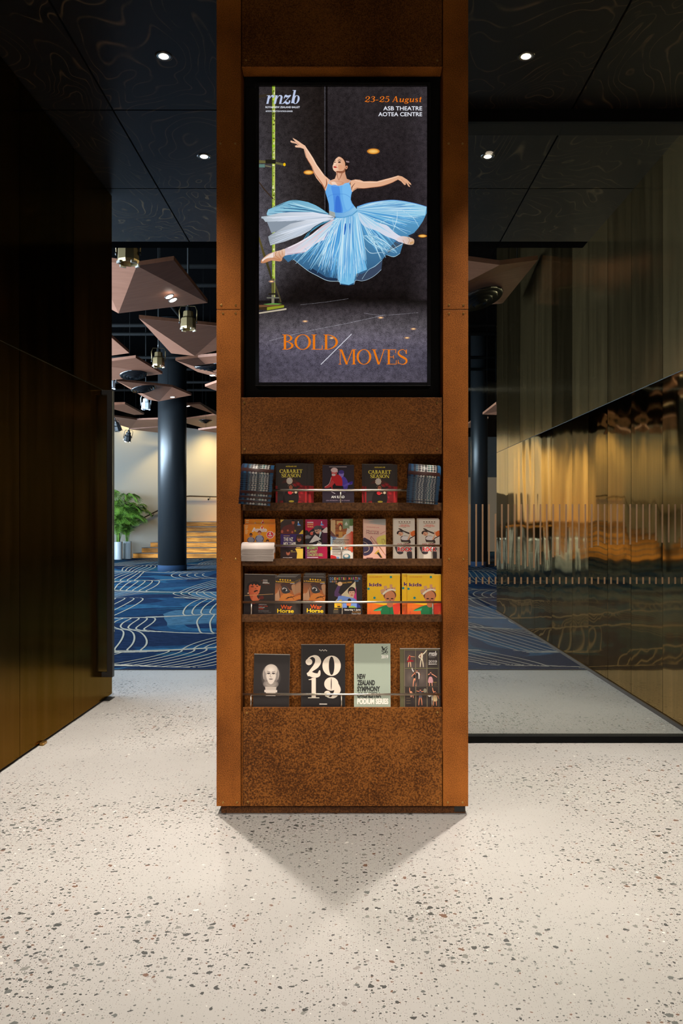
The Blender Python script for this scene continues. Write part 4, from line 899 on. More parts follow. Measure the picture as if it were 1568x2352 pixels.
def art_iliad(a, l, r, t, b):
    k = (r-l)/366.0; a.T = (l-102*k, t-90*k, 1/k); B = 90+(b-t)/k
    a.rect(102, 90, 468, B, (44, 34, 46)); a.rect(180, 108, 384, 116, (170, 160, 160))
    VI = (92, 72, 190); a.poly([(300, 240), (360, 230), (400, 300), (380, 380), (300, 370)], VI, True); a.ell(322, 195, 30, 42, (150, 130, 214)); a.ell(322, 172, 32, 22, (70, 52, 140)); a.poly([(340, 330), (400, 300), (455, 285), (450, 315), (400, 325), (360, 345)], (120, 100, 210)); a.poly([(410, 290), (450, 278), (455, 305), (420, 318)], (70, 46, 170))
    RD = (214, 34, 42); a.poly([(205, 230), (240, 205), (290, 205), (325, 240), (335, 320), (300, 370), (215, 370), (200, 300)], RD, True); a.poly([(215, 270), (180, 320), (130, 345), (135, 360), (190, 350), (240, 300)], (226, 70, 74), True); a.ell(240, 175, 32, 44, (224, 96, 96)); a.ell(240, 150, 40, 28, (240, 196, 196)); a.stroke([(205, 160), (225, 135), (265, 140), (278, 175)], 7, (250, 226, 226)); a.ell(232, 205, 22, 14, (244, 210, 210))
    a.stroke([(205, 235), (180, 310), (130, 345)], 5, (250, 200, 200)); a.poly([(220, 330), (245, 300), (260, 330), (340, 335), (350, 370), (220, 370)], (24, 16, 24)); a.stroke([(205, 400), (250, 425)], 6, (190, 180, 190)); a.stroke([(330, 400), (370, 408)], 4, (120, 110, 160))
    a.text('AN ILIAD', 205, 476, 154, 28, (250, 246, 240), .015); a.text('LISA PETERSON  DENIS O\'HARE', 146, 510, 274, 12, (150, 130, 150), .02)
def art_annie(a, l, r, t, b):
    k = (r-l)/550.0; a.T = (l-150*k, t-192*k, 1/k); B = 192+(b-t)/k
    a.grid(150, 192, 700, B, 6, 8, lambda p: mixc((246, 176, 40), (236, 132, 26), min(1, math.hypot((p[0]-(l+r)/2)/(r-l)*2, (p[1]-(t+38))/60))))
    for i in range(6): a.rect(172, 212+i*28, 230-(i % 3)*8, 220+i*28, (250, 226, 180))
    a.rect(335, 212, 500, 218, (206, 110, 30)); a.rect(600, 215, 680, 222, (214, 96, 40))
    a.text('Annie', 292, 325, 275, 78, (252, 250, 244), .10); a.text('Annie', 305, 315, 250, 70, (196, 40, 44), .045); a.text('Annie', 305, 312, 250, 66, (252, 250, 244), .015)
    a.poly([(440, 260), (475, 205), (510, 262)], (252, 250, 244)); a.ell(478, 240, 20, 26, (214, 60, 40)); a.ell(476, 228, 10, 9, (240, 200, 160))
    a.ell(625, 380, 68, 66, (252, 246, 240)); a.ell(625, 380, 60, 58, (212, 44, 50)); a.text('4', 604, 376, 32, 44, (255, 250, 246), .05); a.rect(584, 382, 664, 392, (250, 220, 216)); a.rect(590, 396, 660, 404, (250, 220, 216)); a.rect(598, 416, 652, 422, (240, 160, 160))
    for x, y, s, sk, hr, cl in ((280, 385, 1.0, (150, 96, 70), (50, 36, 40), (150, 152, 164)), (433, 345, 1.15, (206, 150, 116), (120, 50, 26), (150, 160, 186)), (578, 500, 1.0, (206, 150, 116), (48, 30, 26), (170, 60, 40))):
        a.poly([(x-50*s, y+130*s), (x-58*s, y+70*s), (x-34*s, y+38*s), (x+34*s, y+38*s), (x+60*s, y+80*s), (x+50*s, y+200), (x-50*s, y+200)], cl, True)
        a.stroke([(x-40*s, y+50*s), (x-62*s, y+90*s), (x-35*s, y+130*s)], [20*s, 18*s, 14*s], mixc(cl, (60, 40, 60), .5)); a.stroke([(x+40*s, y+50*s), (x+66*s, y+90*s), (x+40*s, y+130*s)], [20*s, 18*s, 14*s], mixc(cl, (60, 40, 60), .5))
        head(a, x, y, 30*s, sk, hr)
def art_mix(a, l, r, t, b):
    k = (r-l)/406.0; a.T = (l-812*k, t-104*k, 1/k); B = 104+(b-t)/k
    a.rect(812, 104, 1218, B, (52, 38, 36)); a.poly([(812, 104), (875, 104), (812, 160)], (206, 166, 70)); a.poly([(1210, 290), (1218, 290), (1218, 370), (1140, 370)], (226, 186, 66))
    a.poly([(830, 360), (850, 250), (940, 200), (1040, 190), (1070, 280), (1060, 360)], (86, 34, 30), True); a.ell(1040, 150, 26, 40, (170, 86, 60)); a.ell(1040, 118, 28, 18, (40, 22, 20)); a.ell(840, 320, 22, 30, (160, 78, 56)); a.ell(945, 300, 20, 18, (168, 84, 60)); a.ell(1025, 330, 16, 22, (168, 84, 60)); a.rect(1062, 290, 1092, 322, (150, 128, 30))
    a.rect(812, 366, 1218, 600, (56, 34, 96)); a.rect(868, 392, 980, 402, (190, 150, 90)); a.poly([(1090, 560), (1100, 420), (1150, 380), (1218, 420), (1218, 560)], (28, 18, 22), True); a.ell(1150, 445, 40, 60, (176, 104, 78)); a.ell(1146, 400, 48, 26, (46, 28, 26)); a.rect(1112, 428, 1190, 446, (20, 14, 16)); a.ell(1150, 480, 14, 5, (120, 50, 46))
    a.text('THE NZ', 868, 494, 172, 70, (238, 226, 208), .02); a.text('MIX TAPE', 868, 574, 224, 66, (238, 226, 208), .02)
    a.rect(812, 600, 1218, B, (40, 24, 26)); a.poly([(1080, 628), (1218, 628), (1218, B), (1095, B), (1115, 710)], (222, 182, 70), False); a.ell(945, 720, 165, 90, (58, 30, 30), 0, 20, (34, 20, 22)); a.ell(950, 705, 34, 46, (176, 100, 72)); a.ell(950, 668, 40, 26, (34, 20, 20)); a.rect(930, 694, 972, 702, (50, 24, 20)); a.rect(1000, 662, 1034, 672, (170, 150, 60)); a.rect(1000, 680, 1090, 694, (120, 100, 50)); a.rect(856, 786, 1026, 794, (214, 196, 190)); a.rect(1098, 604, 1176, 618, (190, 160, 80))
    a.poly([(1122, 180), (1134, 134), (1146, 176), (1182, 208), (1170, 214), (1120, 200)], (70, 130, 210)); a.ell(1134, 150, 9, 16, (230, 240, 250)); a.rect(1116, 202, 1160, 216, (150, 150, 160))
def art_unwrap(a, l, r, t, b):
    k = (r-l)/415.0; a.T = (l-170*k, t-105*k, 1/k); B = 105+(b-t)/k
    a.grid(170, 105, 585, B, 4, 8, lambda p: mixc((134, 26, 76), (200, 20, 56), max(0, 1-math.hypot((p[0]-l)/(r-l)-.25, (p[1]-t)/45-.6))))
    a.poly([(230, 370), (300, 290), (360, 270), (500, 270), (585, 340), (585, 585), (230, 580)], (30, 20, 30), True); a.poly([(480, 340), (585, 330), (585, 585), (500, 585)], (62, 16, 48))
    a.ell(410, 310, 62, 76, (196, 150, 126), -.4); a.ell(388, 262, 62, 40, (72, 66, 70), -.3); a.ell(450, 260, 40, 36, (60, 56, 64)); a.stroke([(340, 335), (400, 325), (450, 300)], 7, (90, 84, 90)); a.ell(384, 332, 18, 10, (70, 46, 44)); a.ell(420, 372, 22, 9, (150, 80, 74)); a.ell(290, 370, 30, 34, (196, 90, 76)); a.stroke([(290, 350), (330, 335)], 9, (220, 180, 160))
    a.poly([(480, 330), (570, 250), (585, 260), (585, 360), (520, 360)], (222, 204, 200)); a.poly([(450, 330), (480, 350), (450, 430), (430, 460)], (206, 226, 232)); a.poly([(245, 550), (355, 395), (470, 480), (300, 545)], (228, 218, 214)); a.stroke([(310, 470), (400, 500)], 4, (130, 120, 120)); a.stroke([(330, 440), (420, 480)], 4, (150, 140, 140)); a.poly([(380, 585), (410, 540), (470, 560), (480, 585)], (220, 206, 190))
    a.ell(190, 360, 44, 50, (22, 18, 24)); a.poly([(170, 420), (220, 400), (290, 430), (250, 470), (170, 470)], (120, 116, 120)); a.ell(195, 525, 40, 56, (24, 22, 26)); a.stroke([(400, 500), (480, 560)], 12, (200, 196, 196)); a.ell(540, 600, 56, 52, (24, 26, 30))
    a.poly([(170, 600), (585, 600), (585, B), (170, B)], a.grad((170, 0), (96, 24, 76), (585, 0), (172, 20, 60)))
    a.rect(205, 154, 322, 168, (250, 236, 240)); a.text('UNWRAP', 205, 212, 120, 32, (226, 186, 120), .02); a.text('THE MUSIC', 205, 258, 120, 32, (226, 186, 120), .02)
    G_ = (158, 178, 100)
    a.text("MOZART'S", 204, 674, 200, 56, (120, 190, 90), .015); a.text('CLARINET', 204, 742, 194, 54, G_, .015); a.text('CONCERTO', 204, 806, 208, 54, G_, .015)
    for i in range(4): a.rect(424, 752+i*14, 490+(i % 2)*18, 761+i*14, (150, 160, 100))
    a.rect(204, 824, 414, 834, (240, 226, 236)); a.poly([(466, 190), (478, 140), (490, 186), (528, 214), (516, 220), (462, 208)], (80, 140, 216)); a.ell(478, 156, 9, 16, (234, 240, 250)); a.rect(460, 208, 505, 222, (180, 170, 180))
def art_organ(a, l, r, t, b):
    k = (r-l)/425.0; a.T = (l-650*k, t-112*k, 1/k); B = 112+(b-t)/k
    a.rect(650, 112, 1075, B, (222, 212, 200)); a.ell(640, 420, 140, 110, (130, 150, 184)); a.ell(680, 420, 60, 80, (110, 120, 160))
    a.poly([(650, 120), (890, 112), (960, 220), (965, 320), (920, 410), (840, 465), (760, 450), (650, 400)], (150, 84, 46), True)
    for i in range(7): a.rect(655+i*13, 125, 663+i*13, 330+i*16, (220, 196, 150)); a.rect(655+i*13, 330+i*14, 662+i*13, 440, (60, 54, 74))
    for i in range(4): a.rect(738, 130+i*72, 930, 142+i*72, (96, 48, 30))
    a.rect(770, 142, 880, 210, (206, 170, 110)); a.ell(838, 200, 40, 26, (200, 90, 50)); a.poly([(808, 240), (838, 186), (876, 240), (860, 300), (820, 300)], (80, 40, 34)); a.ell(838, 280, 22, 46, (214, 176, 116)); a.rect(740, 346, 950, 400, (180, 110, 50)); a.rect(808, 350, 880, 460, (196, 146, 76)); a.rect(760, 400, 800, 440, (90, 50, 30))
    a.poly([(888, 112), (1015, 112), (1015, 298), (985, 280), (888, 296)], (118, 134, 104)); a.poly([(952, 150), (984, 214), (920, 214)], (214, 220, 204)); a.rect(926, 222, 980, 230, (190, 200, 180)); a.rect(1015, 112, 1075, 236, (84, 110, 60))
    a.poly([(1075, 360), (1010, 380), (930, 430), (900, 500), (920, 560), (960, 660), (1040, 720), (1075, 725)], a.grad((900, 0), (226, 196, 170), (1070, 0), (206, 62, 34)), True); a.poly([(650, 440), (690, 470), (700, 560), (660, 600), (650, 600)], (180, 206, 226)); a.ell(652, 668, 24, 36, (238, 200, 60)); a.poly([(650, B), (650, 815), (700, 806), (770, 845), (780, B)], (196, 40, 40), True); a.ell(790, 850, 30, 20, (110, 150, 190)); a.ell(960, 830, 70, 58, (70, 116, 130), 0, 18); a.ell(955, 815, 42, 30, (222, 206, 190))
    TX = (70, 58, 50); a.rect(684, 500, 1010, 510, TX); a.text('FREE ORGAN', 684, 556, 246, 30, TX); a.text('CONCERT SERIES', 684, 588, 320, 30, TX)
    a.rect(684, 650, 1012, 658, TX); a.rect(684, 692, 1012, 701, TX); a.rect(684, 630, 800, 642, (150, 60, 40)); a.rect(684, 668, 905, 682, (120, 110, 100)); a.ell(935, 660, 20, 18, (226, 90, 30))
    for i in range(6): a.rect(684, 708+i*16, 910-(i*37 % 120), 716+i*16, (120, 108, 98))
def art_morning(a, l, r, t, b):
    k = (r-l)/388.0; a.T = (l-105*k, t-165*k, 1/k); B = 165+(b-t)/k; PK = (232, 178, 158)
    a.poly([(105, 160), (490, 205), (493, B), (105, B)], a.grad((0, 160), (236, 190, 170), (0, B), (226, 168, 152)))
    a.text('AUCKLAND LIVE', 160, 236, 216, 14, (80, 58, 66), .0, 0, .06); a.text('Morning', 160, 312, 212, 34, (64, 46, 60), 0.0, 0, .05); a.text('Melodies', 160, 350, 212, 34, (64, 46, 60), 0.0, 0, .04); a.stroke([(396, 352), (486, 304)], 5, (60, 44, 50))
    a.poly([(105, 430), (180, 440), (250, 490), (278, 570), (265, 650), (210, 705), (140, 725), (118, 720), (105, 690)], (56, 48, 72), True); a.stroke([(105, 485), (160, 510), (200, 570), (205, 620), (170, 655), (118, 668)], 8, (206, 178, 150))
    a.poly([(490, 378), (420, 380), (350, 410), (332, 450), (360, 520), (490, 560)], (226, 206, 106), True); a.stroke([(420, 440), (480, 462), (440, 545)], 5, (90, 76, 50)); a.stroke([(420, 440), (436, 530)], 5, (90, 76, 50)); a.stroke([(450, 420), (470, 480)], 4, (90, 76, 50))
    a.stroke([(225, 430), (240, 408), (262, 416), (490, 720)], [10, 8, 8, 8], (110, 76, 66)); a.stroke([(228, 420), (310, 560), (350, 590)], [8, 8, 8], (110, 76, 66)); a.stroke([(330, 480), (470, 690)], 6, (180, 130, 60)); a.poly([(290, 690), (370, 615), (380, 660), (440, 760), (410, 760), (350, 700)], (196, 156, 66)); a.poly([(335, 680), (372, 660), (430, 760), (400, 760)], (46, 40, 36)); a.rect(160, 756, 270, B, (96, 60, 60))
def art_rock(a, l, r, t, b):
    k = (r-l)/380.0; a.T = (l-612*k, t-110*k, 1/k); B = 110+(b-t)/k
    a.rect(612, 100, 992, B, (222, 208, 192)); a.rect(612, 100, 628, B, (204, 188, 170))
    for i in range(5):
        cx = 722+i*46; a.poly([(cx+(17 if q % 2 == 0 else 7)*math.sin(q*math.pi/5), 150-(17 if q % 2 == 0 else 7)*math.cos(q*math.pi/5)) for q in range(10)], (52, 40, 38))
    a.rect(710, 174, 920, 181, (110, 96, 90)); a.text("'THE MOST INFECTIOUS", 740, 212, 148, 18, (196, 48, 36), .03); a.text("FUN DADDY MONEY CAN BUY'", 716, 234, 196, 18, (196, 48, 36), .03); a.rect(778, 243, 842, 249, (120, 106, 98))
    a.poly([(710, 262), (750, 268), (800, 300), (900, 340), (890, 362), (810, 330), (720, 284)], (52, 38, 34), True); a.poly([(915, 345), (950, 312), (992, 306), (992, 390), (940, 400)], (216, 104, 40), True); a.poly([(880, 440), (992, 385), (992, 400), (900, 450)], (40, 32, 32))
    a.poly([(745, 420), (790, 390), (860, 395), (895, 440), (915, 520), (770, 510)], (54, 40, 40), True); a.poly([(752, 430), (800, 395), (870, 405), (880, 450), (850, 468), (770, 462)], (226, 214, 212), True); a.stroke([(870, 460), (905, 390), (912, 310)], [26, 22, 20], (222, 168, 134)); a.ell(738, 345, 56, 44, (216, 160, 128), .5); a.poly([(676, 350), (690, 315), (740, 298), (785, 320), (790, 350), (765, 330), (720, 325), (700, 368)], (40, 28, 26), True); a.ell(728, 352, 10, 5, (60, 34, 28)); a.ell(742, 378, 14, 6, (140, 60, 50)); a.stroke([(770, 330), (800, 340), (790, 400)], [6, 8, 6], (230, 220, 214))
    a.rect(770, 500, 884, 514, (200, 190, 160)); a.poly([(640, 570), (690, 560), (790, 680), (740, 715), (680, 690)], (56, 48, 52), True); a.poly([(850, 690), (930, 660), (945, 740), (930, B), (905, B)], (56, 48, 52), True); a.ell(850, 620, 100, 44, (120, 116, 118))
    a.text('SCHOOL', 690, 572, 240, 44, (150, 40, 50), .03); a.text('ROCK', 684, 668, 262, 82, (240, 232, 226), .11); a.text('ROCK', 690, 666, 250, 76, (200, 44, 40), .05)
def art_violin(a, l, r, t, b):
    k = (r-l)/540.0; a.T = (l-65*k, t-70*k, 1/k); B = 70+(b-t)/k
    a.rect(65, 70, 605, B, (44, 35, 32)); a.poly([(65, 480), (180, 440), (330, 520), (420, 700), (400, B), (65, B)], (28, 20, 22), True)
    SK_ = (196, 96, 58); a.poly([(140, 290), (160, 240), (330, 250), (350, 300), (330, 370), (290, 420), (260, 520), (200, 520), (150, 400)], a.grad((140, 0), (170, 74, 44), (340, 0), (206, 108, 66)), True)
    a.poly([(110, 290), (130, 230), (190, 205), (230, 190), (300, 200), (345, 250), (330, 270), (290, 240), (270, 262), (230, 225), (215, 268), (185, 240), (150, 270), (145, 350), (120, 320)], (26, 18, 18), True)
    a.ell(205, 285, 28, 9, (60, 26, 20)); a.ell(292, 276, 20, 8, (60, 26, 20)); a.ell(265, 320, 14, 8, (150, 66, 44)); a.ell(270, 362, 38, 16, (40, 16, 14), -.3); a.poly([(210, 520), (240, 420), (270, 370), (330, 365), (330, 390), (290, 450), (330, 510), (300, 525)], (204, 106, 68), True); a.stroke([(270, 380), (250, 440)], 4, (130, 56, 40)); a.stroke([(300, 372), (275, 430)], 4, (130, 56, 40)); a.stroke([(320, 510), (350, 490)], 12, (204, 106, 68))
    a.stroke([(75, 445), (320, 425), (578, 406)], 8, (196, 150, 96)); a.poly([(330, 460), (390, 440), (415, 480), (380, 505), (340, 490)], (96, 34, 26), True); a.ell(136, 400, 10, 12, (226, 190, 150))
    for x, y, w in ((390, 160, 80), (390, 192, 84), (385, 212, 118)): a.rect(x, y, x+w, y+10, (206, 196, 190))
    a.rect(420, 236, 520, 240, (130, 60, 36)); a.rect(360, 170, 384, 176, (130, 60, 36)); a.text('QUEENSTOWN', 326, 604, 140, 16, (200, 190, 190), .01); a.text('31 MAY - 3 JUNE', 326, 630, 158, 16, (206, 70, 40), .02); a.text('AUCKLAND', 326, 652, 106, 16, (200, 190, 190), .01); a.text('5-8 JUNE', 326, 676, 84, 16, (206, 70, 40), .02); a.text("THE WORLD'S BEST", 320, 712, 190, 16, (140, 132, 132), 0); a.text('YOUNG VIOLIN TALENT', 320, 736, 230, 16, (110, 104, 106), 0); a.rect(215, 570, 260, 580, (170, 50, 40))
def art_horse(a, l, r, t, b):
    k = (r-l)/350.0; a.T = (l-600*k, t-118*k, 1/k); B = 118+(b-t)/k
    a.rect(600, 118, 950, B, (56, 46, 42)); a.poly([(600, 218), (950, 232), (950, 522), (600, 522)], a.grad((0, 230), (110, 74, 56), (0, 522), (206, 116, 56)))
    a.poly([(700, 230), (880, 225), (940, 280), (880, 340), (800, 290), (730, 300)], (70, 44, 38), True); a.poly([(600, 420), (640, 380), (670, 300), (690, 420), (680, 522), (600, 522)], (196, 150, 116), True); a.stroke([(660, 300), (680, 400), (690, 500)], [8, 14, 8], (70, 36, 26)); a.poly([(690, 470), (760, 400), (860, 400), (940, 460), (940, 522), (690, 522)], (218, 130, 60), True); a.poly([(880, 260), (945, 250), (945, 420), (900, 360)], (176, 130, 96), True)
    a.poly([(705, 330), (730, 275), (780, 270), (840, 330), (860, 370), (790, 400), (730, 385)], (54, 52, 54), True); a.poly([(722, 320), (745, 296), (790, 310), (806, 352), (760, 352)], (222, 214, 208), True); a.ell(762, 330, 30, 24, (26, 20, 20), .5); a.ell(750, 318, 7, 6, (245, 240, 236)); a.stroke([(710, 290), (760, 262), (830, 300)], 8, (84, 62, 54))
    a.stroke([(780, 495), (830, 465), (900, 455), (940, 440)], [6, 16, 14, 5], (44, 26, 20)); a.stroke([(835, 470), (800, 500)], 6, (44, 26, 20)); a.stroke([(900, 460), (925, 500)], 6, (44, 26, 20)); a.stroke([(870, 455), (880, 435)], 8, (44, 26, 20)); a.rect(600, 522, 950, 530, (120, 30, 20))
    for i in range(5):
        cx = 685+i*43; a.poly([(cx+(19 if q % 2 == 0 else 8)*math.sin(q*math.pi/5), 162+i*2-(19 if q % 2 == 0 else 8)*math.cos(q*math.pi/5)) for q in range(10)], (248, 190, 30))
    a.text("'A landmark theatre event.'", 606, 202, 334, 20, (246, 190, 40), .03, 0, .03); a.rect(855, 222, 935, 229, (210, 200, 200))
    a.text('War', 700, 664, 196, 74, (236, 92, 30), .015); a.text('Horse', 642, 728, 284, 70, (248, 204, 40), .02); a.rect(642, 742, 922, 750, (110, 100, 96))
def art_demetri(a, l, r, t, b):
    k = (r-l)/415.0; a.T = (l-80*k, t-65*k, 1/k); B = 65+(b-t)/k
    a.rect(80, 65, 495, B, (34, 28, 27)); cols = [(120, 150, 200), (120, 150, 200), (226, 196, 110), (206, 100, 60), (120, 170, 110), (180, 90, 150), (226, 196, 110), (210, 90, 70)]
    x = 92
    for i, c in enumerate('DDEMETRI'): a.text(c, x, 122, 20 if c != 'I' else 6, 34, cols[i % 8], .01); x += 28 if c != 'I' else 14
    x = 326
    for i, c in enumerate('MARTIN'): a.text(c, x, 120, 22 if c != 'I' else 6, 34, cols[(i+3) % 8], .01); x += 27 if c != 'I' else 14
    for i in range(7): a.rect(92+i*13, 130, 101+i*13, 152, mixc(cols[i % 8], (60, 40, 40), .3))
    a.text('WANDERING MIND', 165, 176, 205, 18, (226, 170, 60), .0, 0, -.1); a.text('TOUR', 396, 142, 54, 18, (90, 140, 190), .0)
    a.poly([(160, 380), (410, 138), (424, 380)], (214, 196, 160)); a.poly([(418, 200), (428, 380), (380, 380)], (200, 60, 130)); a.poly([(150, 270), (190, 190), (225, 200), (200, 280), (260, 330), (230, 350), (150, 320)], (84, 56, 96)); a.ell(218, 170, 30, 26, (222, 180, 140), -.2); a.poly([(200, 320), (260, 318), (400, 350), (430, 380), (430, 466), (250, 466), (180, 380)], (120, 150, 220)); a.poly([(150, 400), (240, 360), (240, 466), (150, 466)], (236, 190, 50)); a.poly([(428, 400), (470, 440), (476, 466), (428, 466)], (40, 50, 120)); a.poly([(300, 408), (358, 408), (350, 450), (320, 466), (300, 430)], (230, 124, 60)); a.poly([(330, 450), (380, 440), (430, 466), (320, 466)], (140, 170, 70)); a.ell(336, 372, 22, 22, (24, 20, 22)); a.rect(304, 440, 328, 470, (24, 20, 22))
    head(a, 366, 275, 50, (222, 170, 142), (34, 24, 26)); a.text('NETFLIX', 178, 436, 50, 12, (196, 30, 30), .02); a.rect(186, 444, 224, 460, (60, 40, 20)); a.rect(145, 480, 196, 488, (196, 150, 50))
    for i in range(5): a.rect(136, 494+i*9, 206-(i % 2)*14, 498+i*9, (110, 98, 80))
    a.text('Saturday 1 June', 274, 500, 200, 20, (240, 232, 224), .02); a.text('Auckland', 370, 526, 106, 20, (170, 120, 60), .01); a.text('Town Hall', 364, 548, 110, 18, (200, 192, 184), .01)
def art_kids(a, l, r, t, b):
    k = (r-l)/405.0; a.T = (l-557*k, t-50*k, 1/k); B = 50+(b-t)/k
    a.rect(557, 50, 962, B, (238, 186, 34)); a.rect(557, 50, 962, 60, (250, 220, 110)); a.poly([(557, 400), (760, 430), (962, 400), (962, B), (557, B)], a.grad((0, 400), (232, 124, 40), (0, B), (206, 60, 40)))
    TE = (40, 140, 134)
    for x, y in ((852, 84), (568, 230), (648, 342)): a.ell(max(x, 574), y, 16, 16, TE); a.ell(max(x, 574), y-4, 8, 3, (20, 110, 110)); a.ell(max(x, 574), y+5, 8, 3, (20, 110, 110))
    a.text('AUCKLAND LIVE', 586, 90, 154, 13, (90, 60, 66), .0); a.text('kids', 582, 200, 156, 44, (66, 40, 108), .03)
    a.poly([(630, 500), (760, 440), (900, 430), (940, 480), (900, B), (740, B), (720, 500)], (30, 104, 62), True); a.poly([(870, 430), (962, 400), (962, 500), (900, B)], (206, 58, 40)); a.stroke([(835, 450), (840, 540)], 4, (20, 60, 40)); a.poly([(630, 500), (740, 470), (730, 500), (660, 506)], (60, 160, 110)); a.poly([(557, 470), (640, 480), (760, 430), (700, 420), (557, 400)], (230, 112, 36))
    a.ell(838, 310, 80, 66, (96, 56, 40)); a.ell(840, 330, 66, 78, (196, 124, 84)); a.ell(840, 425, 40, 36, (170, 98, 66)); a.ell(812, 352, 17, 8, (60, 30, 24)); a.ell(866, 352, 17, 8, (60, 30, 24)); a.ell(842, 372, 12, 8, (156, 90, 60)); a.ell(842, 398, 22, 8, (150, 70, 60))
    a.poly([(718, 250), (740, 236), (770, 232), (758, 200), (800, 190), (806, 222), (838, 218), (836, 176), (870, 176), (872, 214), (894, 216), (906, 194), (910, 250), (880, 244), (810, 256), (752, 312), (736, 300)], (196, 150, 108)); a.stroke([(752, 300), (800, 258), (860, 240), (912, 252)], [22, 24, 22, 18], (232, 214, 190)); a.ell(798, 242, 7, 6, (90, 60, 130)); a.ell(866, 224, 7, 6, (90, 60, 130)); a.ell(740, 286, 7, 6, (110, 110, 130)); a.rect(602, 420, 608, 490, (206, 90, 50)); a.text('2019', 588, 545, 12, 40, (120, 40, 70), .0)
def art_bust(a, l, r, t, b):
    k = (r-l)/268.0; a.T = (l-128*k, t-686*k, 1/k); B = 686+(b-t)/k
    a.rect(128, 686, 396, B, (34, 30, 30)); a.ell(257, 850, 78, 100, (120, 112, 108), 0, 28, (34, 30, 30))
    a.ell(257, 830, 62, 74, (172, 162, 154), 0, 28, (110, 100, 96)); a.ell(257, 905, 58, 34, (170, 158, 148), 0, 24, (96, 88, 84)); a.ell(257, 800, 48, 42, (206, 194, 184), 0, 24, (172, 160, 150)); a.poly([(225, 830), (290, 830), (284, 880), (257, 905), (232, 880)], (196, 184, 174), True)
    for s in (-1, 1): a.ell(257+s*18, 826, 12, 6, (70, 62, 60)); a.stroke([(257+s*6, 816), (257+s*30, 810)], 4, (100, 92, 88)); a.stroke([(257+s*52, 800), (257+s*58, 830), (257+s*52, 870)], [4, 7, 4], (150, 140, 132))
    a.stroke([(257, 826), (250, 848), (262, 852)], 4, (140, 128, 120)); a.ell(257, 868, 15, 4, (90, 80, 76)); a.stroke([(228, 900), (257, 912), (288, 900)], 5, (120, 110, 104)); a.poly([(215, 925), (300, 925), (292, 990), (224, 990)], (176, 164, 154)); a.rect(210, 948, 306, 966, (196, 184, 174)); a.rect(222, 982, 294, 993, (190, 178, 168))
def art_2019(a, l, r, t, b):
    k = (r-l)/326.0; a.T = (l-482*k, t-614*k, 1/k); B = 614+(b-t)/k; CR = (214, 200, 184)
    a.rect(482, 614, 808, B, (26, 23, 24)); a.stroke([(489, 620), (489, B)], 1.5, (60, 54, 52))
    for i in range(6): a.ell(620+i*10, 655+(3 if i % 2 else -2), 4, 4, (190, 180, 170))
    a.serif('2', 515, 844, 116, 148, CR, .30, .05, .10); a.serif('0', 640, 842, 136, 146, CR, .25, .045, .1)
    a.serif('1', 534, 1006, 84, 148, CR, .27, .035, .16); a.serif('9', 652, 1004, 124, 150, CR, .30, .04, .10); a.rect(618, 1046, 675, 1053, (196, 186, 176))
def art_symphony(a, l, r, t, b):
    k = (r-l)/268.0; a.T = (l-873*k, t-607*k, 1/k); B = 607+(b-t)/k; BK = (42, 44, 42)
    a.rect(873, 607, 1141, B, (150, 160, 146)); a.rect(873, 607, 879, B, (166, 176, 160))
    a.stroke([(1078, 626), (1090, 650), (1098, 640), (1118, 628)], [10, 12, 5, 5], BK); a.stroke([(1098, 642), (1092, 658)], 6, BK); a.stroke([(1098, 655), (1082, 652), (1080, 664), (1094, 668), (1090, 678), (1076, 676)], 5, BK); a.stroke([(1100, 672), (1108, 652), (1118, 640)], 6, BK); a.ell(1112, 668, 9, 10, BK); a.ell(1112, 668, 4, 6, (150, 160, 146))
    a.text('2019', 1074, 714, 50, 25, (236, 232, 224), .03)
    for i, s in enumerate(('NEW', 'ZEALAND', 'SYMPHONY', 'ORCHESTRA')): a.text(s, 896, 866+i*45, (62, 130, 168, 176)[i], 40, BK, .055)
    a.text('PODIUM SERIES', 896, 1047, 228, 42, (238, 232, 222), .035)
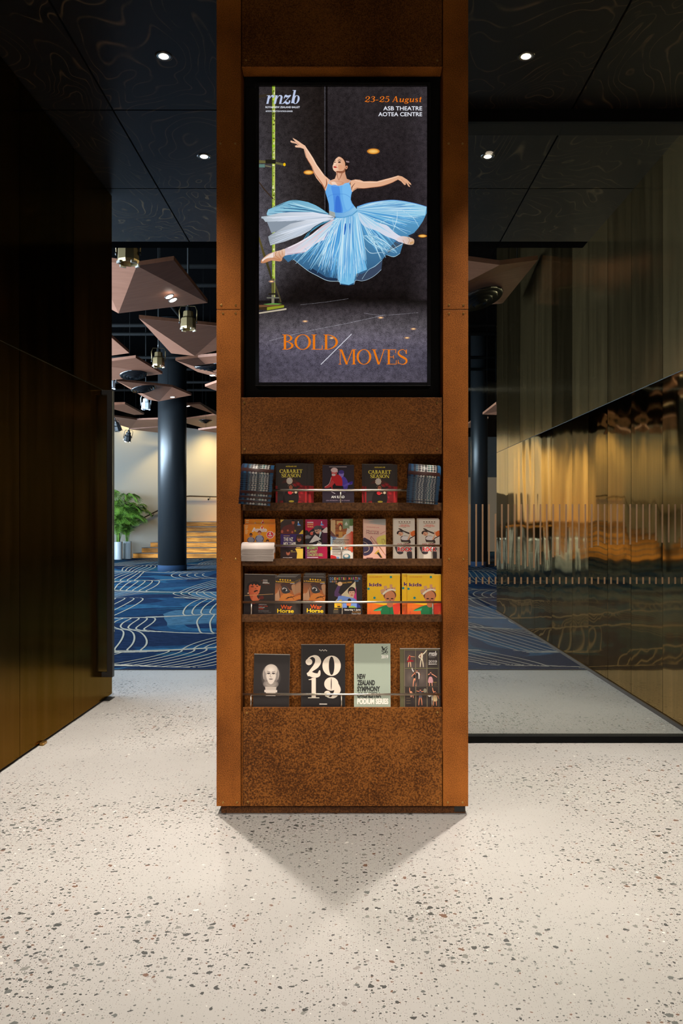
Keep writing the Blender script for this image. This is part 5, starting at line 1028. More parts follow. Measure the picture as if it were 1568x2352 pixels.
def art_season(a, l, r, t, b):
    k = (r-l)/1125.0; a.T = (l-220*k, t-243*k, 1/k); B = 243+(b-t)/k
    a.rect(220, 243, 1345, B, (46, 38, 36)); a.rect(220, 243, 1345, 262, (150, 140, 134)); a.rect(222, 262, 325, B, (84, 80, 56))
    for x0, y0, x1, y1 in ((345, 290, 650, 770), (670, 290, 960, 770), (345, 815, 650, 1290), (680, 815, 960, 1290)): a.grid(x0, y0, x1, y1, 3, 3, lambda p: (72, 62, 58)); a.ell((x0+x1)/2, (y0+y1)/2, (x1-x0)*.4, (y1-y0)*.4, (92, 80, 74), 0, 14, (72, 62, 58))
    for x in (345, 657, 972, 1290): a.rect(x-8, 262, x+8, B, (120, 108, 84) if x < 1200 else (84, 78, 58))
    for y in (285, 795, 1300): a.rect(345, y-10, 1290, y+10, (98, 94, 66) if y < 1200 else (60, 54, 46))
    figure(a, 490, 420, 350, (140, 24, 32), legs=(216, 180, 140), arm=((-60, 150), (150, 60))); a.poly([(420, 600), (500, 560), (615, 590), (560, 610), (440, 622)], (150, 24, 34), True)
    figure(a, 828, 350, 420, (226, 212, 186), (170, 110, 84), legs=(226, 208, 178), arm=((-20, 160), (140, -60))); a.stroke([(868, 405), (920, 350), (965, 290)], [30, 26, 20], (230, 216, 190)); a.stroke([(790, 410), (750, 480), (810, 520)], [30, 26, 20], (230, 216, 190))
    figure(a, 625, 905, 400, (24, 20, 22), (206, 136, 100)); a.stroke([(600, 890), (565, 830), (555, 780)], [26, 22, 14], (216, 206, 200)); figure(a, 692, 845, 440, (30, 26, 30), (170, 106, 80), legs=(44, 38, 42)); a.stroke([(740, 910), (752, 990), (748, 1090)], [26, 24, 14], (224, 214, 206)); a.rect(684, 890, 706, 925, (224, 214, 206))
    figure(a, 1075, 895, 400, (40, 26, 36), (216, 146, 116), arm=((-70, 80), (175, 150))); a.poly([(1030, 1040), (1110, 1040), (1140, 1180), (1060, 1195), (1000, 1180)], (176, 130, 134), True); a.rect(1150, 1175, 1242, 1190, (140, 110, 60)); a.rect(1160, 1200, 1236, 1280, (64, 52, 42))
    figure(a, 530, 1415, 420, (180, 130, 106), (206, 136, 100), legs=(40, 34, 36), arm=((-40, -90), (60, 200))); figure(a, 785, 1375, 450, (60, 56, 66), (190, 120, 90), arm=((-110, 40), (100, 60))); a.poly([(760, 1540), (815, 1540), (830, 1600), (745, 1600)], (90, 84, 94), True)
    figure(a, 1190, 1415, 420, (60, 40, 40), (206, 136, 100), arm=((-70, -90), (110, 220))); a.poly([(1150, 1540), (1230, 1540), (1250, 1690), (1140, 1690)], (190, 166, 126), True); a.poly([(985, 1520), (1080, 1520), (1060, 1580), (1010, 1570)], (220, 210, 200), True); a.ell(915, 1410, 44, 60, (120, 114, 96))
    for y in range(1540, 1800, 70): a.rect(395, y, 510, y+10, (110, 92, 70))
    a.serif('rnzb', 1015, 445, 225, 130, (236, 230, 224), .17, .04, .05, .2, .0); a.rect(1022, 462, 1236, 470, (170, 164, 160)); a.rect(1022, 496, 1196, 503, (140, 134, 130)); a.serif('2019', 1018, 640, 228, 68, (236, 230, 224), .14, .05, .08, 0, .12); a.text('SEASON', 1018, 692, 226, 30, (226, 220, 214), .01)

# top rack
c1 = booklet('programme', 0, 632.5, 704, 1064.3, art_cabaret, 'front CABARET SEASON booklet beside the left leaflet fan', group=None, back=.040)
c1['label'] = 'front CABARET SEASON booklet of the leftmost fanned stack on the top rack'
for i, dx in enumerate((9.5, 11.5, 13.5, 16)): behind(c1, dx, 0, i+1, 'CABARET SEASON booklet behind the front one in the leftmost fanned stack on the top rack', 'copies behind the left cabaret booklet')
il = booklet('brochure', 0, 740, 812.5, 1067.5, art_iliad, 'dark AN ILIAD brochure with a red figure and a purple figure holding a guitar')
behind(il, .6, 0, 1, 'second dark AN ILIAD brochure close behind the front one', None)
c2 = booklet('programme', 0, 837, 907.5, 1066.5, art_cabaret, 'front CABARET SEASON booklet of the stack between AN ILIAD and the right leaflet fan')
for i, (dx, dz) in enumerate(((-6, 1.5), (2.5, 0), (5.5, -.5))): behind(c2, dx, dz, i+1, 'CABARET SEASON booklet behind the front one of the stack right of AN ILIAD', 'copies behind the right cabaret booklet')

m = M['leaflet'] = mat('patterned_leaflet', (0.1, 0.1, 0.1), 0.45); t = NT(m); o = t.obj(); sx = t.n('ShaderNodeSeparateXYZ'); t.l(o, sx.inputs[0])
u = t.math('MULTIPLY_ADD', sx.outputs[0], 1/0.128, 0.5)
base = t.ramp(u, [(0.0, (.012, .02, .05)), (.08, (.02, .075, .16)), (.16, (.02, .015, .03)), (.22, (.025, .08, .13)), (.29, (.025, .015, .03)), (.44, (.012, .014, .014)), (.55, (.02, .02, .025)), (.62, (.012, .10, .10)), (.72, (.015, .012, .015)), (.90, (.02, .09, .20))], 'CONSTANT')
rnd_ = t.n('ShaderNodeObjectInfo').outputs['Random']
dv = t.n('ShaderNodeAttribute', attribute_name='drop').outputs['Fac']
uu = t.math('ADD', u, t.math('MULTIPLY', rnd_, 0.05))
tri = t.math('PINGPONG', t.math('MULTIPLY', uu, 11.0), 0.5); row = t.math('FRACT', t.math('MULTIPLY_ADD', dv, 1/0.0105, 0.05))
wht = t.math('LESS_THAN', t.math('ABSOLUTE', t.math('SUBTRACT', row, 0.5)), tri)
zone = t.ramp(u, [(0, (0,)*3), (.24, (.35,)*3), (.34, (1,)*3), (.50, (0.1,)*3), (.58, (.9,)*3), (.68, (1,)*3), (.86, (0,)*3)], 'CONSTANT')
pat = t.mix(t.math('MULTIPLY', wht, zone), base, (.50, .47, .43, 1))
band = t.math('MULTIPLY', t.math('GREATER_THAN', dv, 0.0095), t.math('LESS_THAN', dv, 0.024))
pat = t.mix(band, pat, (.050, .017, .014, 1))
pat = t.mix(t.math('LESS_THAN', dv, 0.0012), pat, (.10, .17, .28, 1))
t.l(pat, t.b.inputs['Base Color'])
def drape(name, row, px0, px1, ptop, bottoms, rolls, fmat, bmat, labels, cat, group, step=0.0009):
    """sheets hung over the guard rail, the innermost longest; each one an object of its own"""
    x0, x1 = PX(px0, YK-.01), PX(px1, YK-.01); xc = (x0+x1)/2; w = x1-x0; zt = PZ(ptop, YK-.005); rnd = random.Random(row+7)
    zc = zt-.0185-step*(len(bottoms)-1)
    for i, pb in enumerate(bottoms):
        o_ = i*step; ze = PZ(pb, YK-.02); R_ = .0185+o_
        prof = [(.0155+R_, zc-.018), (.0155+R_, zc-.009)]+[(.0155+R_*math.cos(a_), zc+R_*math.sin(a_)) for a_ in (0, .5, 1.05, 1.57, 2.1, 2.64, 3.14)]
        prof += [(-.003-o_-.010*((zc-z)/.08)**2, z) for z in (zc+(ze-zc)*.33, zc+(ze-zc)*.66, ze)]
        mb = MB(); fl = mb.bm.verts.layers.float.new('drop'); dx = rnd.uniform(-.0025, .0025); A_ = []; B_ = []
        for k, (y, z) in enumerate(prof):
            a, b = prof[max(k-1, 0)], prof[min(k+1, len(prof)-1)]; ty, tz = b[0]-a[0], b[1]-a[1]; q = math.hypot(ty, tz) or 1; ny, nz = tz/q*.0003, -ty/q*.0003
            A_.append([mb.bm.verts.new((s*w/2+dx, y, z-zt)) for s in (-1, 1)]); B_.append([mb.bm.verts.new((s*w/2+dx, y-ny, z-nz-zt)) for s in (-1, 1)])
        for k in range(len(prof)-1):
            for Q, mi in ((A_, 0), (B_, 1)):
                f = mb.bm.faces.new([Q[k][0], Q[k][1], Q[k+1][1], Q[k+1][0]]); f.material_index = mi; f.smooth = True
            for s in (0, 1): mb.bm.faces.new([A_[k][s], B_[k][s], B_[k+1][s], A_[k+1][s]]).material_index = 1
        for k in (0, -1): mb.bm.faces.new([A_[k][0], A_[k][1], B_[k][1], B_[k][0]]).material_index = 1
        dl = [0.0]
        for k in range(len(prof)-1, 0, -1): dl.insert(0, dl[0]+math.hypot(prof[k][0]-prof[k-1][0], prof[k][1]-prof[k-1][1]))
        for Q in (A_, B_):
            for k, vv in enumerate(Q):
                for v_ in vv: v_[fl] = dl[k]
        ob = mb.build(name, [fmat, bmat], None); ob.location = (xc, YK, zt); ob.rotation_euler = (0, rolls[0]+(rolls[1]-rolls[0])*i/max(1, len(bottoms)-1), 0)
        tag(ob, labels[0] if i == 0 else labels[1] if i == len(bottoms)-1 else labels[2], cat, None if i in (0, len(bottoms)-1) else group)
drape('leaflet', 0, 556, 628.5, 1065.5, [1160, 1150, 1140, 1128, 1123, 1118, 1113, 1108, 1104, 1100, 1097, 1094, 1091.5, 1089.5], (.07, .07), M['leaflet'], M['paper_dark'],
      ('longest patterned leaflet, hanging lowest in the left fan on the top rack', 'outermost patterned leaflet on top of the left fan on the top rack', 'blue and teal patterned leaflet between others in the left fan on the top rack'), 'leaflet', 'leaflets of the left fan', .0012)
drape('leaflet', 0, 939.5, 1011.5, 1066, [1157, 1150.5]+[1146-2.2*i for i in range(23)], (.075, .075), M['leaflet'], M['paper_dark'],
      ('longest patterned leaflet, hanging lowest in the right fan on the top rack', 'outermost patterned leaflet on top of the right fan on the top rack', 'blue and teal patterned leaflet between others in the right fan on the top rack'), 'leaflet', 'leaflets of the right fan', .0009)
# second rack
an = booklet('programme', 1, 559, 629.5, 1204.5, art_annie, 'front orange Annie booklet, partly covered by pale flyers folded over the rail', back=.056)
behind(an, 2.3, 2.5, 1, 'orange Annie booklet directly behind the front one, top edge a little higher', None); behind(an, 1.2, 12.5, 2, 'orange Annie booklet standing highest at the back of its stack', None, dy=.005)
drape('flyer', 1, 554.5, 628, 1245.5, [1289.5, 1285, 1280.5, 1274, 1269, 1265.5, 1262], (.006, .006), M['flyer'], M['flyer'],
      ('longest pale flyer folded over the rail in front of the orange booklets', 'outermost pale flyer on top of the bundle folded over the rail', 'pale pink flyer between others in the bundle folded over the rail'), 'flyer', 'pale flyers folded over the rail', .0012)
mx_ = booklet('brochure', 1, 643.6, 695.2, 1193.5, art_mix, 'dark and purple brochure reading THE NZ MIX TAPE'); behind(mx_, .5, 0, 1, 'second THE NZ MIX TAPE brochure hidden close behind the front one', None)
un = booklet('brochure', 1, 700.7, 750.9, 1193, art_unwrap, "crimson brochure with a man reading a paper, lettered MOZART'S CLARINET CONCERTO"); behind(un, .5, 0, 1, 'second crimson clarinet concerto brochure close behind the front one', None)
og = booklet('brochure', 1, 758.8, 809.5, 1193, art_organ, 'FREE ORGAN CONCERT SERIES brochure with organ pipes and coloured circles')
for i in range(2): behind(og, .6*(i+1), .8*(i+1), i+1, 'organ concert brochure behind the front one, only its edge showing', 'copies behind the organ brochure')
mo = booklet('brochure', 1, 834, 886, 1201.5, art_morning, 'pink Morning Melodies brochure with a trombone, front of its stack', thick=.0015)
for i, (dx, dz) in enumerate(((0, 3), (.2, 5), (0, 8), (-.3, 9.5))): behind(mo, dx, dz, i+1, 'pink Morning Melodies brochure behind the front one, its top edge showing higher', 'copies behind the Morning Melodies brochure')
rk = booklet('brochure', 1, 902.5, 952.5, 1193.5, art_rock, 'front white ROCK brochure of the left of the two ROCK stacks')
for i, (dx, dz) in enumerate(((.3, 1), (-.3, 2.2), (0, 3))): behind(rk, dx, dz, i+1, 'white ROCK brochure behind the front one in the left of two ROCK stacks', 'copies in the left ROCK stack')
rk2 = dup(rk, (PX(984.5, YK+.04), rk.location.y, rk.location.z)); rk2['label'] = 'front white ROCK brochure at the right end of the second rack, behind the rail post'
for i, (dx, dz) in enumerate(((-.6, 1), (-1.4, 2.2), (-1.8, 3))): behind(rk2, dx, dz, i+1, 'white ROCK brochure behind the front one at the right end of the second rack', 'copies in the right ROCK stack')
# third rack
vi = booklet('programme', 2, 558.8, 629.5, 1320, art_violin, 'dark programme with a violinist holding a bow, at the left end of the third rack', roll=.02)
behind(vi, 2.5, -.5, 1, 'second dark violinist programme behind the front one, its right edge showing', None, roll=.03)
wh = booklet('brochure', 2, 630.4, 677.3, 1326, art_horse, 'front War Horse brochure next to the violinist programme', roll=.012)
for i, (dx, dz) in enumerate(((3, 2), (6, 4), (9, 6), (12.5, 6.5))): behind(wh, dx, dz, i+1, 'War Horse brochure fanned behind the front one next to the violinist programme', 'copies in the left War Horse stack', roll=.006)
w2 = dup(wh, (PX(721.5, YK+.04), wh.location.y, wh.location.z+.0011), (LEAN, .03, 0)); w2['label'] = 'front tilted War Horse brochure of the stack next to the DEMETRI MARTIN brochure'
for i, (dx, dz) in enumerate(((-3, 0), (1, 4), (-2, 6), (1.5, 8))): behind(w2, dx, dz, i+1, 'War Horse brochure behind the tilted one next to the DEMETRI MARTIN brochure', 'copies in the right War Horse stack', roll=.008)
de = booklet('brochure', 2, 754.8, 831.5, 1322, art_demetri, 'black DEMETRI MARTIN brochure with colourful lettering and a cut-out head'); behind(de, -2, 1.5, 1, 'second black DEMETRI MARTIN brochure behind the front one, left edge showing', None)
ki = booklet('brochure', 2, 843, 918, 1319.3, art_kids, 'yellow kids brochure with a child in a paper crown, next to DEMETRI MARTIN'); behind(ki, 1, 1.5, 1, 'second yellow kids brochure close behind the one next to DEMETRI MARTIN', None)
k2 = dup(ki, (PX(972.5, YK+.04), ki.location.y, ki.location.z)); k2['label'] = 'front yellow kids brochure of the fanned stack at the right end of the third rack'
behind(k2, 3.5, 0, 1, 'yellow kids brochure behind the front one, its right edge showing at the rack end', None); behind(k2, -12, 1.5, 3, 'yellow kids brochure at the back of its stack, shifted so its left edge shows', None)
# bottom rack
bu = booklet('book', 3, 580.5, 663, 1504.5, art_bust, 'black book with a pale marble bust on its cover', 'book', thick=.006, roll=.018, back=.035)
b19 = booklet('book', 3, 690.8, 792.3, 1481.8, art_2019, 'large black book with cream numerals 2019', 'book', thick=.010, back=.035)
ns = booklet('book', 3, 812.9, 896.8, 1479.8, art_symphony, 'pale green NEW ZEALAND SYMPHONY ORCHESTRA podium series book', 'book', thick=.006, back=.035)
rs = booklet('book', 3, 918.5, 1011.5, 1490.3, art_season, 'dark rnzb 2019 season book with a grid of small dancers', 'book', thick=.006, back=.035)
# ------------------------------------------------------------------ soffit downlights (the lamps that light the foyer)
n_l = 0
for y in DOWN_Y:
    for x in DOWN_X:
        light('downlight_beam', 'SPOT', (x, y, ZC-.016), P_DOWN[y], WARM, (x, y, 0), spot_size=math.radians(SPOT_DEG[y]), spot_blend=0.75, shadow_soft_size=0.025)
        if y < 2.7: continue
        d = empty('downlight', (x, y, ZC))
        MB().lathe([(.0325, 0.0), (.0325, -.004), (.040, -.003), (.041, 0.0)], 28, cap=False).build('trim_ring', M['black_metal'], d)
        MB().lathe([(.0005, -.0012), (.0325, -.0030)], 28, cap=False).build('reflector', M['reflector'], d)
        MB().lathe([(.0005, -.0055), (.0200, -.0050), (.0230, -.0025)], 24, cap=False).build('lens', M['lens'], d)
        side = 'left' if x < 0 else 'right'
        where = {4.93: 'nearer the carpeted hall', 3.86: 'just in front of the hall side'}.get(y, 'in front of the kiosk')
        tag(d, {4.93: f'small lit downlight in the {side} soffit, the lower one in the picture, nearer the hall', 3.86: f'small lit downlight in the {side} soffit, the higher one in the picture'}.get(y, f'lit soffit downlight in front of the kiosk on its {side} side'), 'ceiling light', 'soffit downlights')

# ------------------------------------------------------------------ hall: hanging timber panels
def at(px, py, z):
    Y = (z-H)*F/(CY-py); return Vector((PX(px, Y), Y, z))
def panel(facets, label, lamps=(), diff=(), grp='hanging timber panels'):
    pts = [at(*p) for f in facets for p in f]; c = sum(pts, Vector())/len(pts)
    r = empty('acoustic_panel', c)
    for f in facets:
        P = [at(*p)-c for p in f]
        mb = MB(); mb.prism(P, (0, 0, .045), 0); o = mb.build('facet', [M['panel_timber']], r)
    def plane_pt(px, py, f):
        a, b, c2 = [at(*p) for p in f[:3]]; n = (b-a).cross(c2-a); d = Vector((PX(px, 1), 1, (CY-py)/F)); o_ = Vector((0, 0, H)); t = n.dot(a-o_)/n.dot(d); return o_+d*t, n.normalized()*(1 if n.z < 0 else -1)
    for px, py, fi in lamps:
        p, n = plane_pt(px, py, facets[fi]); R = Matrix.Translation(p-c) @ n.to_track_quat('-Z', 'Y').to_matrix().to_4x4()
        g = MB().lathe([(.048, .0), (.048, -.005), (.056, -.003), (.057, .001)], 20, M=R, cap=False).build('lamp_ring', M['black_metal'], r)
        MB().lathe([(.0005, -.004), (.047, -.003)], 20, M=R, cap=False).build('lamp_lens', M['lens_small'], g)
    for px, py, rad, fi in diff:
        p, n = plane_pt(px, py, facets[fi]); R = Matrix.Translation(p-c) @ n.to_track_quat('-Z', 'Y').to_matrix().to_4x4()
        prof = []
        for k in range(4): q = rad*(1-.24*k); prof += [(q, -.002-.016*k), (q*.93, -.028-.016*k), (q*.80, -.010-.016*k)]
        MB().lathe([(rad, .004)]+prof+[(.0005, -.06)], 28, M=R, cap=False).build('air_diffuser', M['gloss_black'], r)
    hi = sorted(pts, key=lambda p: -p.z)[:2]
    for p in hi:
        q = p.lerp(c, .35); MB().tube([q+Vector((0, 0, .03))-c, Vector((q.x, q.y, 5.70))-c], .003, 6).build('hanger', M['bar'], r)
    return tag(r, label, 'ceiling panel', grp)
ZP = 3.75
panel([[(215, 596, ZP+.10), (314, 610.6, ZP+.05), (272, 719.8, ZP-.10), (215, 688, ZP)], [(314, 610.6, ZP+.05), (399, 597.5, ZP+.18), (476.7, 695.7, ZP+.08), (272, 719.8, ZP-.10)]], 'large folded brown timber panel hanging just behind the nearest stage lantern', [(388.8, 681, 1), (397.2, 689, 1)])
panel([[(319, 731, ZP), (540, 753, ZP+.12), (515, 746.5, ZP+.14), (447, 817.7, ZP-.08), (393, 811.6, ZP-.03)][:2]+[(520, 752, ZP+.13), (447, 817.7, ZP-.08), (393, 811.6, ZP-.03)], [(520, 752, ZP+.13), (560, 790, ZP+.05), (447, 817.7, ZP-.08)]], 'folded timber panel with two small lamps, second row behind the yoke-hung lantern', [(392.4, 754, 0), (399.8, 762.5, 0)])
panel([[(205, 735, ZP+.05), (257, 776, ZP), (296.7, 811, ZP-.05), (205, 824, ZP)]], 'timber panel mostly hidden by the dark door, below the largest panel')
panel([[(205, 836, ZP), (311.5, 822, ZP+.1), (373, 859, ZP), (205, 880, ZP-.08)]], 'timber panel with a round air diffuser beside the dark door edge', (), [(306.6, 860.5, .24, 0)])
panel([[(402.7, 827.6, ZP-.02), (454.5, 821, ZP+.06), (560, 812, ZP+.06), (560, 866, ZP-.02), (493, 857, ZP-.06)], [(402.7, 827.6, ZP-.02), (493, 857, ZP-.06), (530, 863, ZP-.06), (520, 872, ZP+.05), (454.5, 854.7, ZP+.02)]], 'folded panel with a round diffuser next to the kiosk edge above the black pillar', [(488, 862, 1)], [(484, 838, .22, 0)])
panel([[(266.6, 874.4, ZP), (395.4, 889, ZP+.08), (364.5, 922, ZP-.08), (340, 918, ZP-.04)], [(395.4, 889, ZP+.08), (439.7, 907.7, ZP+.02), (364.5, 922, ZP-.08)]], 'pointed timber panel with a diffuser hanging directly above the black pillar', [(396, 912, 1)], [(329, 892.5, .24, 0)])
panel([[(240, 929, ZP), (287, 928, ZP+.04), (331, 952, ZP-.02), (308, 953, ZP-.05), (240, 934, ZP-.04)]], 'narrow strip-like timber panel far off beside the door handle')
panel([[(427, 929.5, ZP+.10), (459.5, 928, ZP+.15), (510, 957, ZP+.08), (493, 951.5, ZP+.05)]], 'small sharp timber panel far off behind the black pillar top', [(432.5, 932.5, 0)])
panel([[(470.6, 888, ZP), (510, 874, ZP+.03), (530, 910, ZP-.05)]], 'small timber corner lit yellow beside the kiosk edge')
panel([[(240, 955, ZP), (262.6, 957, ZP), (314, 964.5, ZP+.05), (300, 984, ZP-.06), (240, 966, ZP-.03)], [(314, 964.5, ZP+.05), (395, 962, ZP+.08), (395, 976, ZP+.02), (300, 984, ZP-.06)]], 'far folded timber panel in front of the cream wall, left of the black pillar', [(348, 974, 1)])
panel([[(296, 986, ZP-.02), (400, 979, ZP+.05), (400, 998, ZP-.03)]], 'farthest timber panel just above the cream wall left of the pillar')
panel([[(405, 966, ZP+.26), (510, 951, ZP+.32), (520, 978, ZP+.22), (467, 983, ZP+.2)]], 'far timber panel with a small diffuser between pillar and kiosk', (), [(472, 966, .20, 0)])
panel([[(455, 988, ZP-.35), (520, 980, ZP-.30), (540, 1000, ZP-.38)]], 'farthest timber sliver above the yellow lit wall beside the kiosk')
panel([[(1010, 590, ZP-.1), (1147.5, 608.5, ZP-.14), (1040, 664, ZP-.24)], [(1147.5, 608.5, ZP-.14), (1235, 597, ZP-.05), (1154, 696.6, ZP-.24), (1040, 708, ZP-.28), (1040, 664, ZP-.24)]], 'large folded timber panel seen through the glass door beside the kiosk', (), [(1100, 686, .26, 1)])
panel([[(1108, 952, ZP-.35), (1139, 928, ZP-.30), (1165, 940, ZP-.35), (1139, 953, ZP-.39)]], 'small far timber panel seen through the glass at the end of the brass wall')
panel([[(1060, 984, ZP), (1093, 961, ZP+.05), (1121, 961, ZP), (1096, 981, ZP-.04)]], 'small far timber panel seen through the glass close to the kiosk edge')

# rigging bars under the black hall ceiling
for k, (py, z) in enumerate(((611, 4.7), (655, 4.9), (747, 4.65), (767, 4.75), (821, 4.6), (848, 4.7), (878, 4.65), (896, 4.7))):
    Y = (z-H)*F/(CY-py)
    o = MB().tube([(max(-10.9, P0.x+(Y-P0.y)*dW.x/dW.y+.1) if Y > 18 else -10.9, 0, 0), (6.8 if Y > 11 else 2.1, 0, 0)], .034, 10).build('rigging_bar', M['bar'], None, loc=(0, Y, z))
    tag(o, ('nearest', 'second', 'third', 'fourth', 'fifth', 'sixth', 'seventh', 'farthest')[k]+' of the black rigging bars crossing under the hall ceiling', 'rigging bar')
o = MB().tube([(-3.2, 7.2, 5.1), (-3.35, 26, 5.1)], .05, 10).build('cable_duct', M['bar']); tag(o, 'long black duct running back under the hall ceiling above the panels', 'duct')

# stage lanterns
def lantern(px, py, Y, w, m, label, tilt=(0, 0), yoke=True):
    """w = mouth width; (px, py) = middle of the mouth"""
    r = w/2; o = empty('stage_light', (PX(px, Y), Y, PZ(py, Y)), (tilt[0], 0, tilt[1]))
    MB().lathe([(r*.42, r*2.35), (r*.62, r*2.25), (r*.66, r*1.6), (r*.92, r*1.35), (r*.98, r*.3), (r*.90, .0), (r*.84, .0), (r*.84, r*.35)], 8, smooth=False, cap=False).build('housing', m, o)
    MB().lathe([(.0005, r*.38), (r*.84, r*.30)], 16, cap=False).build('lens', M['reflector'], o)
    MB().lathe([(.001, r*2.9), (r*.3, r*2.85), (r*.34, r*2.3)], 12, cap=False).build('rear_cap', M['black_metal'], o)
    for k in range(4):
        a = k*math.pi/2+math.pi/4; c, s = math.cos(a), math.sin(a)
        R = Matrix.Rotation(a, 4, 'Z'); MB().box(r*.86, r*1.02, -r*.28, r*.28, -r*.12, r*.10, M=R).build('filter_clip', M['lantern_white'] if m is M['lantern_white'] else M['rod'], o)
    y = MB(); y.tube([(-r*1.05, 0, r*.9), (-r*1.12, 0, r*2.4), (-r*.9, 0, r*2.95), (r*.9, 0, r*2.95), (r*1.12, 0, r*2.4), (r*1.05, 0, r*.9)], r*.07, 8); y.build('yoke', m, o)
    for s in (-1, 1): MB().lathe([(r*.16, -.0), (r*.16, r*.12)], 10, M=Matrix.Translation((s*r*1.02, 0, r*.9)) @ Matrix.Rotation(math.pi/2*s, 4, 'Y')).build('knob', M['black_metal'], o)
    MB().tube([(0, 0, r*2.95), (0, 0, r*3.6)]+([(0, 0, 5.71-o.location.z)] if not tilt[0] else []), r*.13, 8).build('clamp', M['black_metal'], o)
    return tag(o, label, 'stage light', 'stage lanterns in the hall')
lantern(294.5, 606, 7.6, .205, M['yoke'], 'brass toned stage lantern cut by the soffit edge, the nearest one')
lantern(432, 757, 10.7, .205, M['yoke'], 'brass toned stage lantern on a yoke near the kiosk, before a two-lamp panel')
lantern(364, 842, 13.6, .205, M['yoke'], 'stage lantern on a yoke in the middle of the doorway, below a pointed panel')
lantern(253, 892, 16.3, .205, M['lantern_white'], 'stage lantern half hidden behind the dark door edge')
lantern(335, 940, 18.0, .20, M['lantern_white'], 'small whitish stage lantern hanging close to the black pillar top')
lantern(1092, 945, 21.0, .12, M['lantern_white'], 'tiny bright stage lantern seen through the glass door')
for px, py, tl, lb in ((292, 1012, (.5, .6), 'black spotlight hanging in front of the cream wall above the palm, the right one'), (272, 990, (.4, -.5), 'black spotlight partly behind the door edge above the palm')):
    lantern(px, py, 20.5, .19, M['black_metal'], lb, tl)

# ------------------------------------------------------------------ hall: pillars, stairs, handrail, plants
def pillar(px, Y, r, label, band=True):
    o = empty('round_pillar', (PX(px, Y), Y, 0))
    MB().lathe([(r, .13), (r, 5.68)], 40).build('shaft', M['pillar'], o)
    MB().lathe([(r+.006, 0.001), (r+.006, .125), (r+.002, .13)], 40).build('base_band', M['navy'], o)
    return tag(o, label, 'pillar', kind='thing')
pillar(395.5, 18.72, .318, 'thick glossy black round pillar standing on the blue carpet before the stairs')
pillar(1100, 20.2, .205, 'slim black round pillar seen through the glass door beside the kiosk')
xw = lambda Y: P0.x+(Y-P0.y)*dW.x/dW.y
ST = empty('staircase', (-3.6, 24.5, 0)); so = ST.location
tag(ST, 'wide wooden steps rising to a landing behind the black pillar', 'stairs')
RZ, GO = .1535, .28
for i in range(7):
    y = 24.5+GO*i; yb = y+GO+.02; z0, z1 = RZ*i, RZ*(i+1)
    mb = MB(); A_ = [(xw(y)+.012, y), (-2.5, y), (-2.5, yb), (xw(yb)+.012, yb)]
    mb.prism([(p[0]-so.x, p[1]-so.y, z0+.001) for p in A_], (0, 0, RZ-.020), 0)
    st_ = mb.build('step', M['stair_wood'], ST)
    MB().prism([(p[0]-so.x, p[1]-so.y-(.012 if k < 2 else 0), z1-.018) for k, p in enumerate(A_)], (0, 0, .018), 0).build('nosing', M['nosing'], st_)
A_ = [(xw(26.48)+.012, 26.48), (-2.5, 26.48), (-2.5, 29.48), (xw(29.48)+.012, 29.48)]
MB().prism([(p[0]-so.x, p[1]-so.y, RZ*6.9) for p in A_], (0, 0, RZ*.1+.0), 0).build('landing', M['stair_wood'], ST)
def on_wall(px, py, off=.075):
    k = (px-CX)/F; Y = (P0.x-P0.y*dW.x/dW.y)/(k-dW.x/dW.y); p = Vector((PX(px, Y), Y, PZ(py, Y))); return p+nW*off
HR = empty('handrail', on_wall(300, 1210, 0)); ho = HR.location
tag(HR, 'thin black handrail climbing the cream wall beside the wooden stairs', 'handrail')
path = [on_wall(262, 1222), on_wall(300, 1202), on_wall(362, 1171), on_wall(424, 1140), on_wall(432, 1139.5), on_wall(470, 1140.5), on_wall(510, 1141.5)]
MB().tube([p-ho for p in path], .021, 10).build('rail', M['black_metal'], HR)
for px, py in ((290, 1207), (349, 1177.5), (478, 1140.7)):
    a = on_wall(px, py)-ho; b = on_wall(px, py, 0)-ho
    MB().tube([a, a-Vector((0, 0, .07)), b-Vector((0, 0, .09))], .010, 8).tube([b-Vector((0, 0, .09)), b-Vector((0, 0, .09))+nW*.012], .03, 12).build('bracket', M['black_metal'], HR)
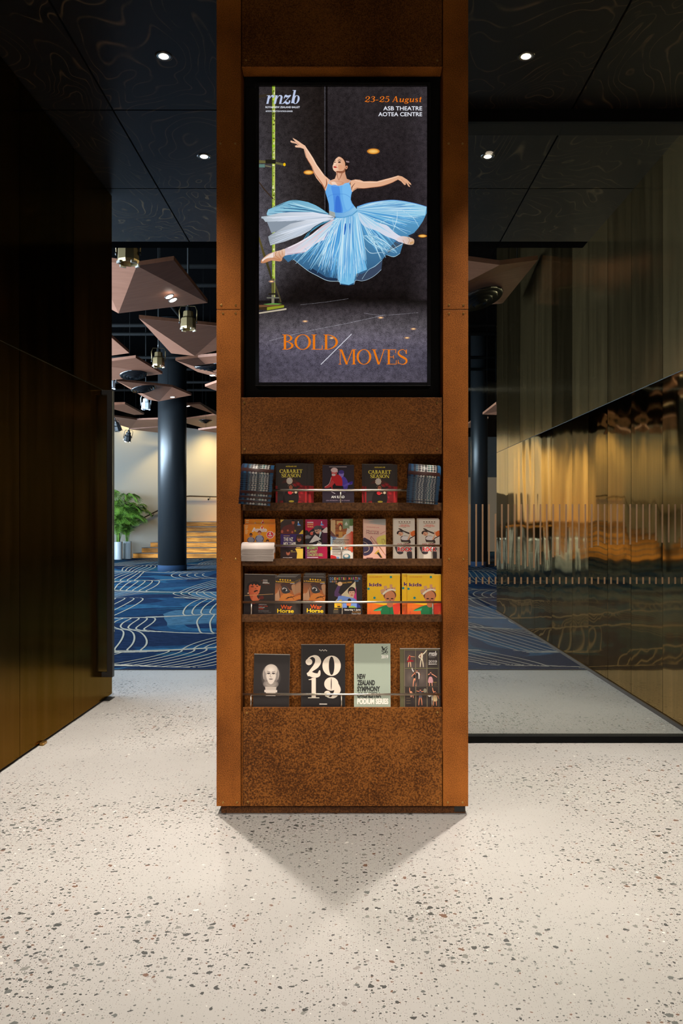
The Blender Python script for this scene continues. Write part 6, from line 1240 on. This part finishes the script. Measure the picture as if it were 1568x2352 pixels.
def palm(px, Y, h, nf, seed, L, label):
    rnd = random.Random(seed); o = empty('potted_palm', (PX(px, Y), Y, 0)); r = .122
    MB().lathe([(r*.98, .002), (r, .02), (r, .50), (r*.97, .51), (r*.9, .51), (r*.9, .47)], 32).build('planter', M['white_pot'], o)
    MB().lathe([(.001, .475), (r*.9, .47)], 24, cap=False).build('soil', M['soil'], o)
    for k in range(nf):
        az = k*2.399+rnd.uniform(-.3, .3); Lk = L*rnd.uniform(.75, 1.1); el = rnd.uniform(.55, 1.25); hz = h*rnd.uniform(.26, .85); q0 = Vector((rnd.uniform(-.04, .04), rnd.uniform(-.04, .04), .47))
        pts = []; N = 18
        ca, sa = math.cos(az), math.sin(az)
        reach = Lk*.62*math.cos(el*.55)+.3
        if (Vector(o.location)+Vector((ca*reach, sa*reach, 0))-P0).dot(nW) < .4:
            dd = Vector((ca, sa, 0)); dd = dd-nW*(2*dd.dot(nW)); ca, sa = dd.x, dd.y
        if (Vector(o.location)+Vector((ca*reach, sa*reach, 0))-P0).dot(nW) < .4: ca, sa = dW.x*(1 if k % 2 else -1)*.8+nW.x*.6, dW.y*(1 if k % 2 else -1)*.8+nW.y*.6
        for i in range(N+1):
            s = i/N; hx = Lk*.62*(s**1.5)*math.cos(el*.55)+.05*s; z = hz*(1.7*s-.75*s*s-.30*s**4)
            pts.append(q0+Vector((ca*hx, sa*hx, z)))
        mb = MB(); mb.tube(pts, [.008*(1-.7*i/N)+.001 for i in range(N+1)], 5)
        for i in range(5, N+1):
            for half in (0, .5):
                j = min(N, i); d = (pts[j]-pts[j-1]).normalized(); p = pts[j-1].lerp(pts[j], half); sd = d.cross(Vector((0, 0, 1))).normalized(); up = sd.cross(d)
                ll = .30*Lk/.9*math.sin(math.pi*(.18+.80*(i-5)/(N-4)))+.04
                for s in (-1, 1):
                    t1 = p+(sd*s*.62+d*.62+up*.10)*ll*.5; t2 = p+(sd*s*.75+d*.75)*ll*.92-Vector((0, 0, ll*.36)); wv = d*.013
                    mb.face([p-wv*.5, p+wv*.5, t1+wv, t1-wv]); mb.face([t1-wv, t1+wv, t2])
        mb.build('frond', M['leaf'], o, normals=False)
    return tag(o, label, 'potted plant')
palm(271, 23.6, 2.35, 20, 4, 1.1, 'tall leafy palm in a pale round planter partly behind the door handle')
palm(292.5, 24.0, 1.7, 13, 9, 1.1, 'palm in the pale round planter next to the lowest wooden step')
TP = empty('tiered_platform', (3.2, 21.5, 0)); tag(TP, 'olive two-tier platform seen through the glass in front of the slim pillar', 'platform')
MB().box(-.6, PX(1118, 21.2)-3.2, -.3, .3, 0.002, PZ(1248, 21.2)).build('tier', M['olive'], TP); MB().box(-.6, PX(1113.5, 21.3)-3.2, -.2, .3, PZ(1248, 21.2)+.001, PZ(1224, 21.3)).build('tier', M['olive'], TP)
# white framed high table and stools in the hall; the brass wall mirrors them
HT = empty('high_table', (-.62, 19.4, 0)); tag(HT, 'white framed high table in the hall, mirrored in the brass wall', 'table', kind='thing')
MB().box(-.7, .7, -.35, .35, 0.98, 1.02).build('table_top', M['stair_wood'], HT, bevel=.004)
for sx in (-1, 1):
    for sy in (-1, 1): MB().tube([(sx*.70, sy*.36, .02), (sx*.5, sy*.22, .98)], .03, 8).build('leg', M['white_frame'], HT)
    MB().tube([(sx*.64, -.31, .3), (sx*.64, .31, .3)], .02, 8).build('stretcher', M['white_frame'], HT)
for k, (x, y) in enumerate(((-1.0, 18.7), (-.35, 18.65), (.35, 18.9))):
    s = empty('bar_stool', (x, y, 0), (0, 0, .3*k)); MB().lathe([(.001, .70), (.17, .70), (.18, .72), (.17, .74), (.001, .74)], 20).build('seat', M['white_frame'], s)
    for q in range(4):
        a = q*math.pi/2; MB().tube([(.22*math.cos(a), .22*math.sin(a), .01), (.12*math.cos(a), .12*math.sin(a), .70)], .017, 8).build('leg', M['white_frame'], s)
    tag(s, 'white bar stool by the high table, mirrored in the brass wall', 'stool', 'white stools at the high table')
struct(MB().box(XR-.010, XR, -5.2, yR1, 0.001, 0.024).build('baseboard_right', M['skirting']))
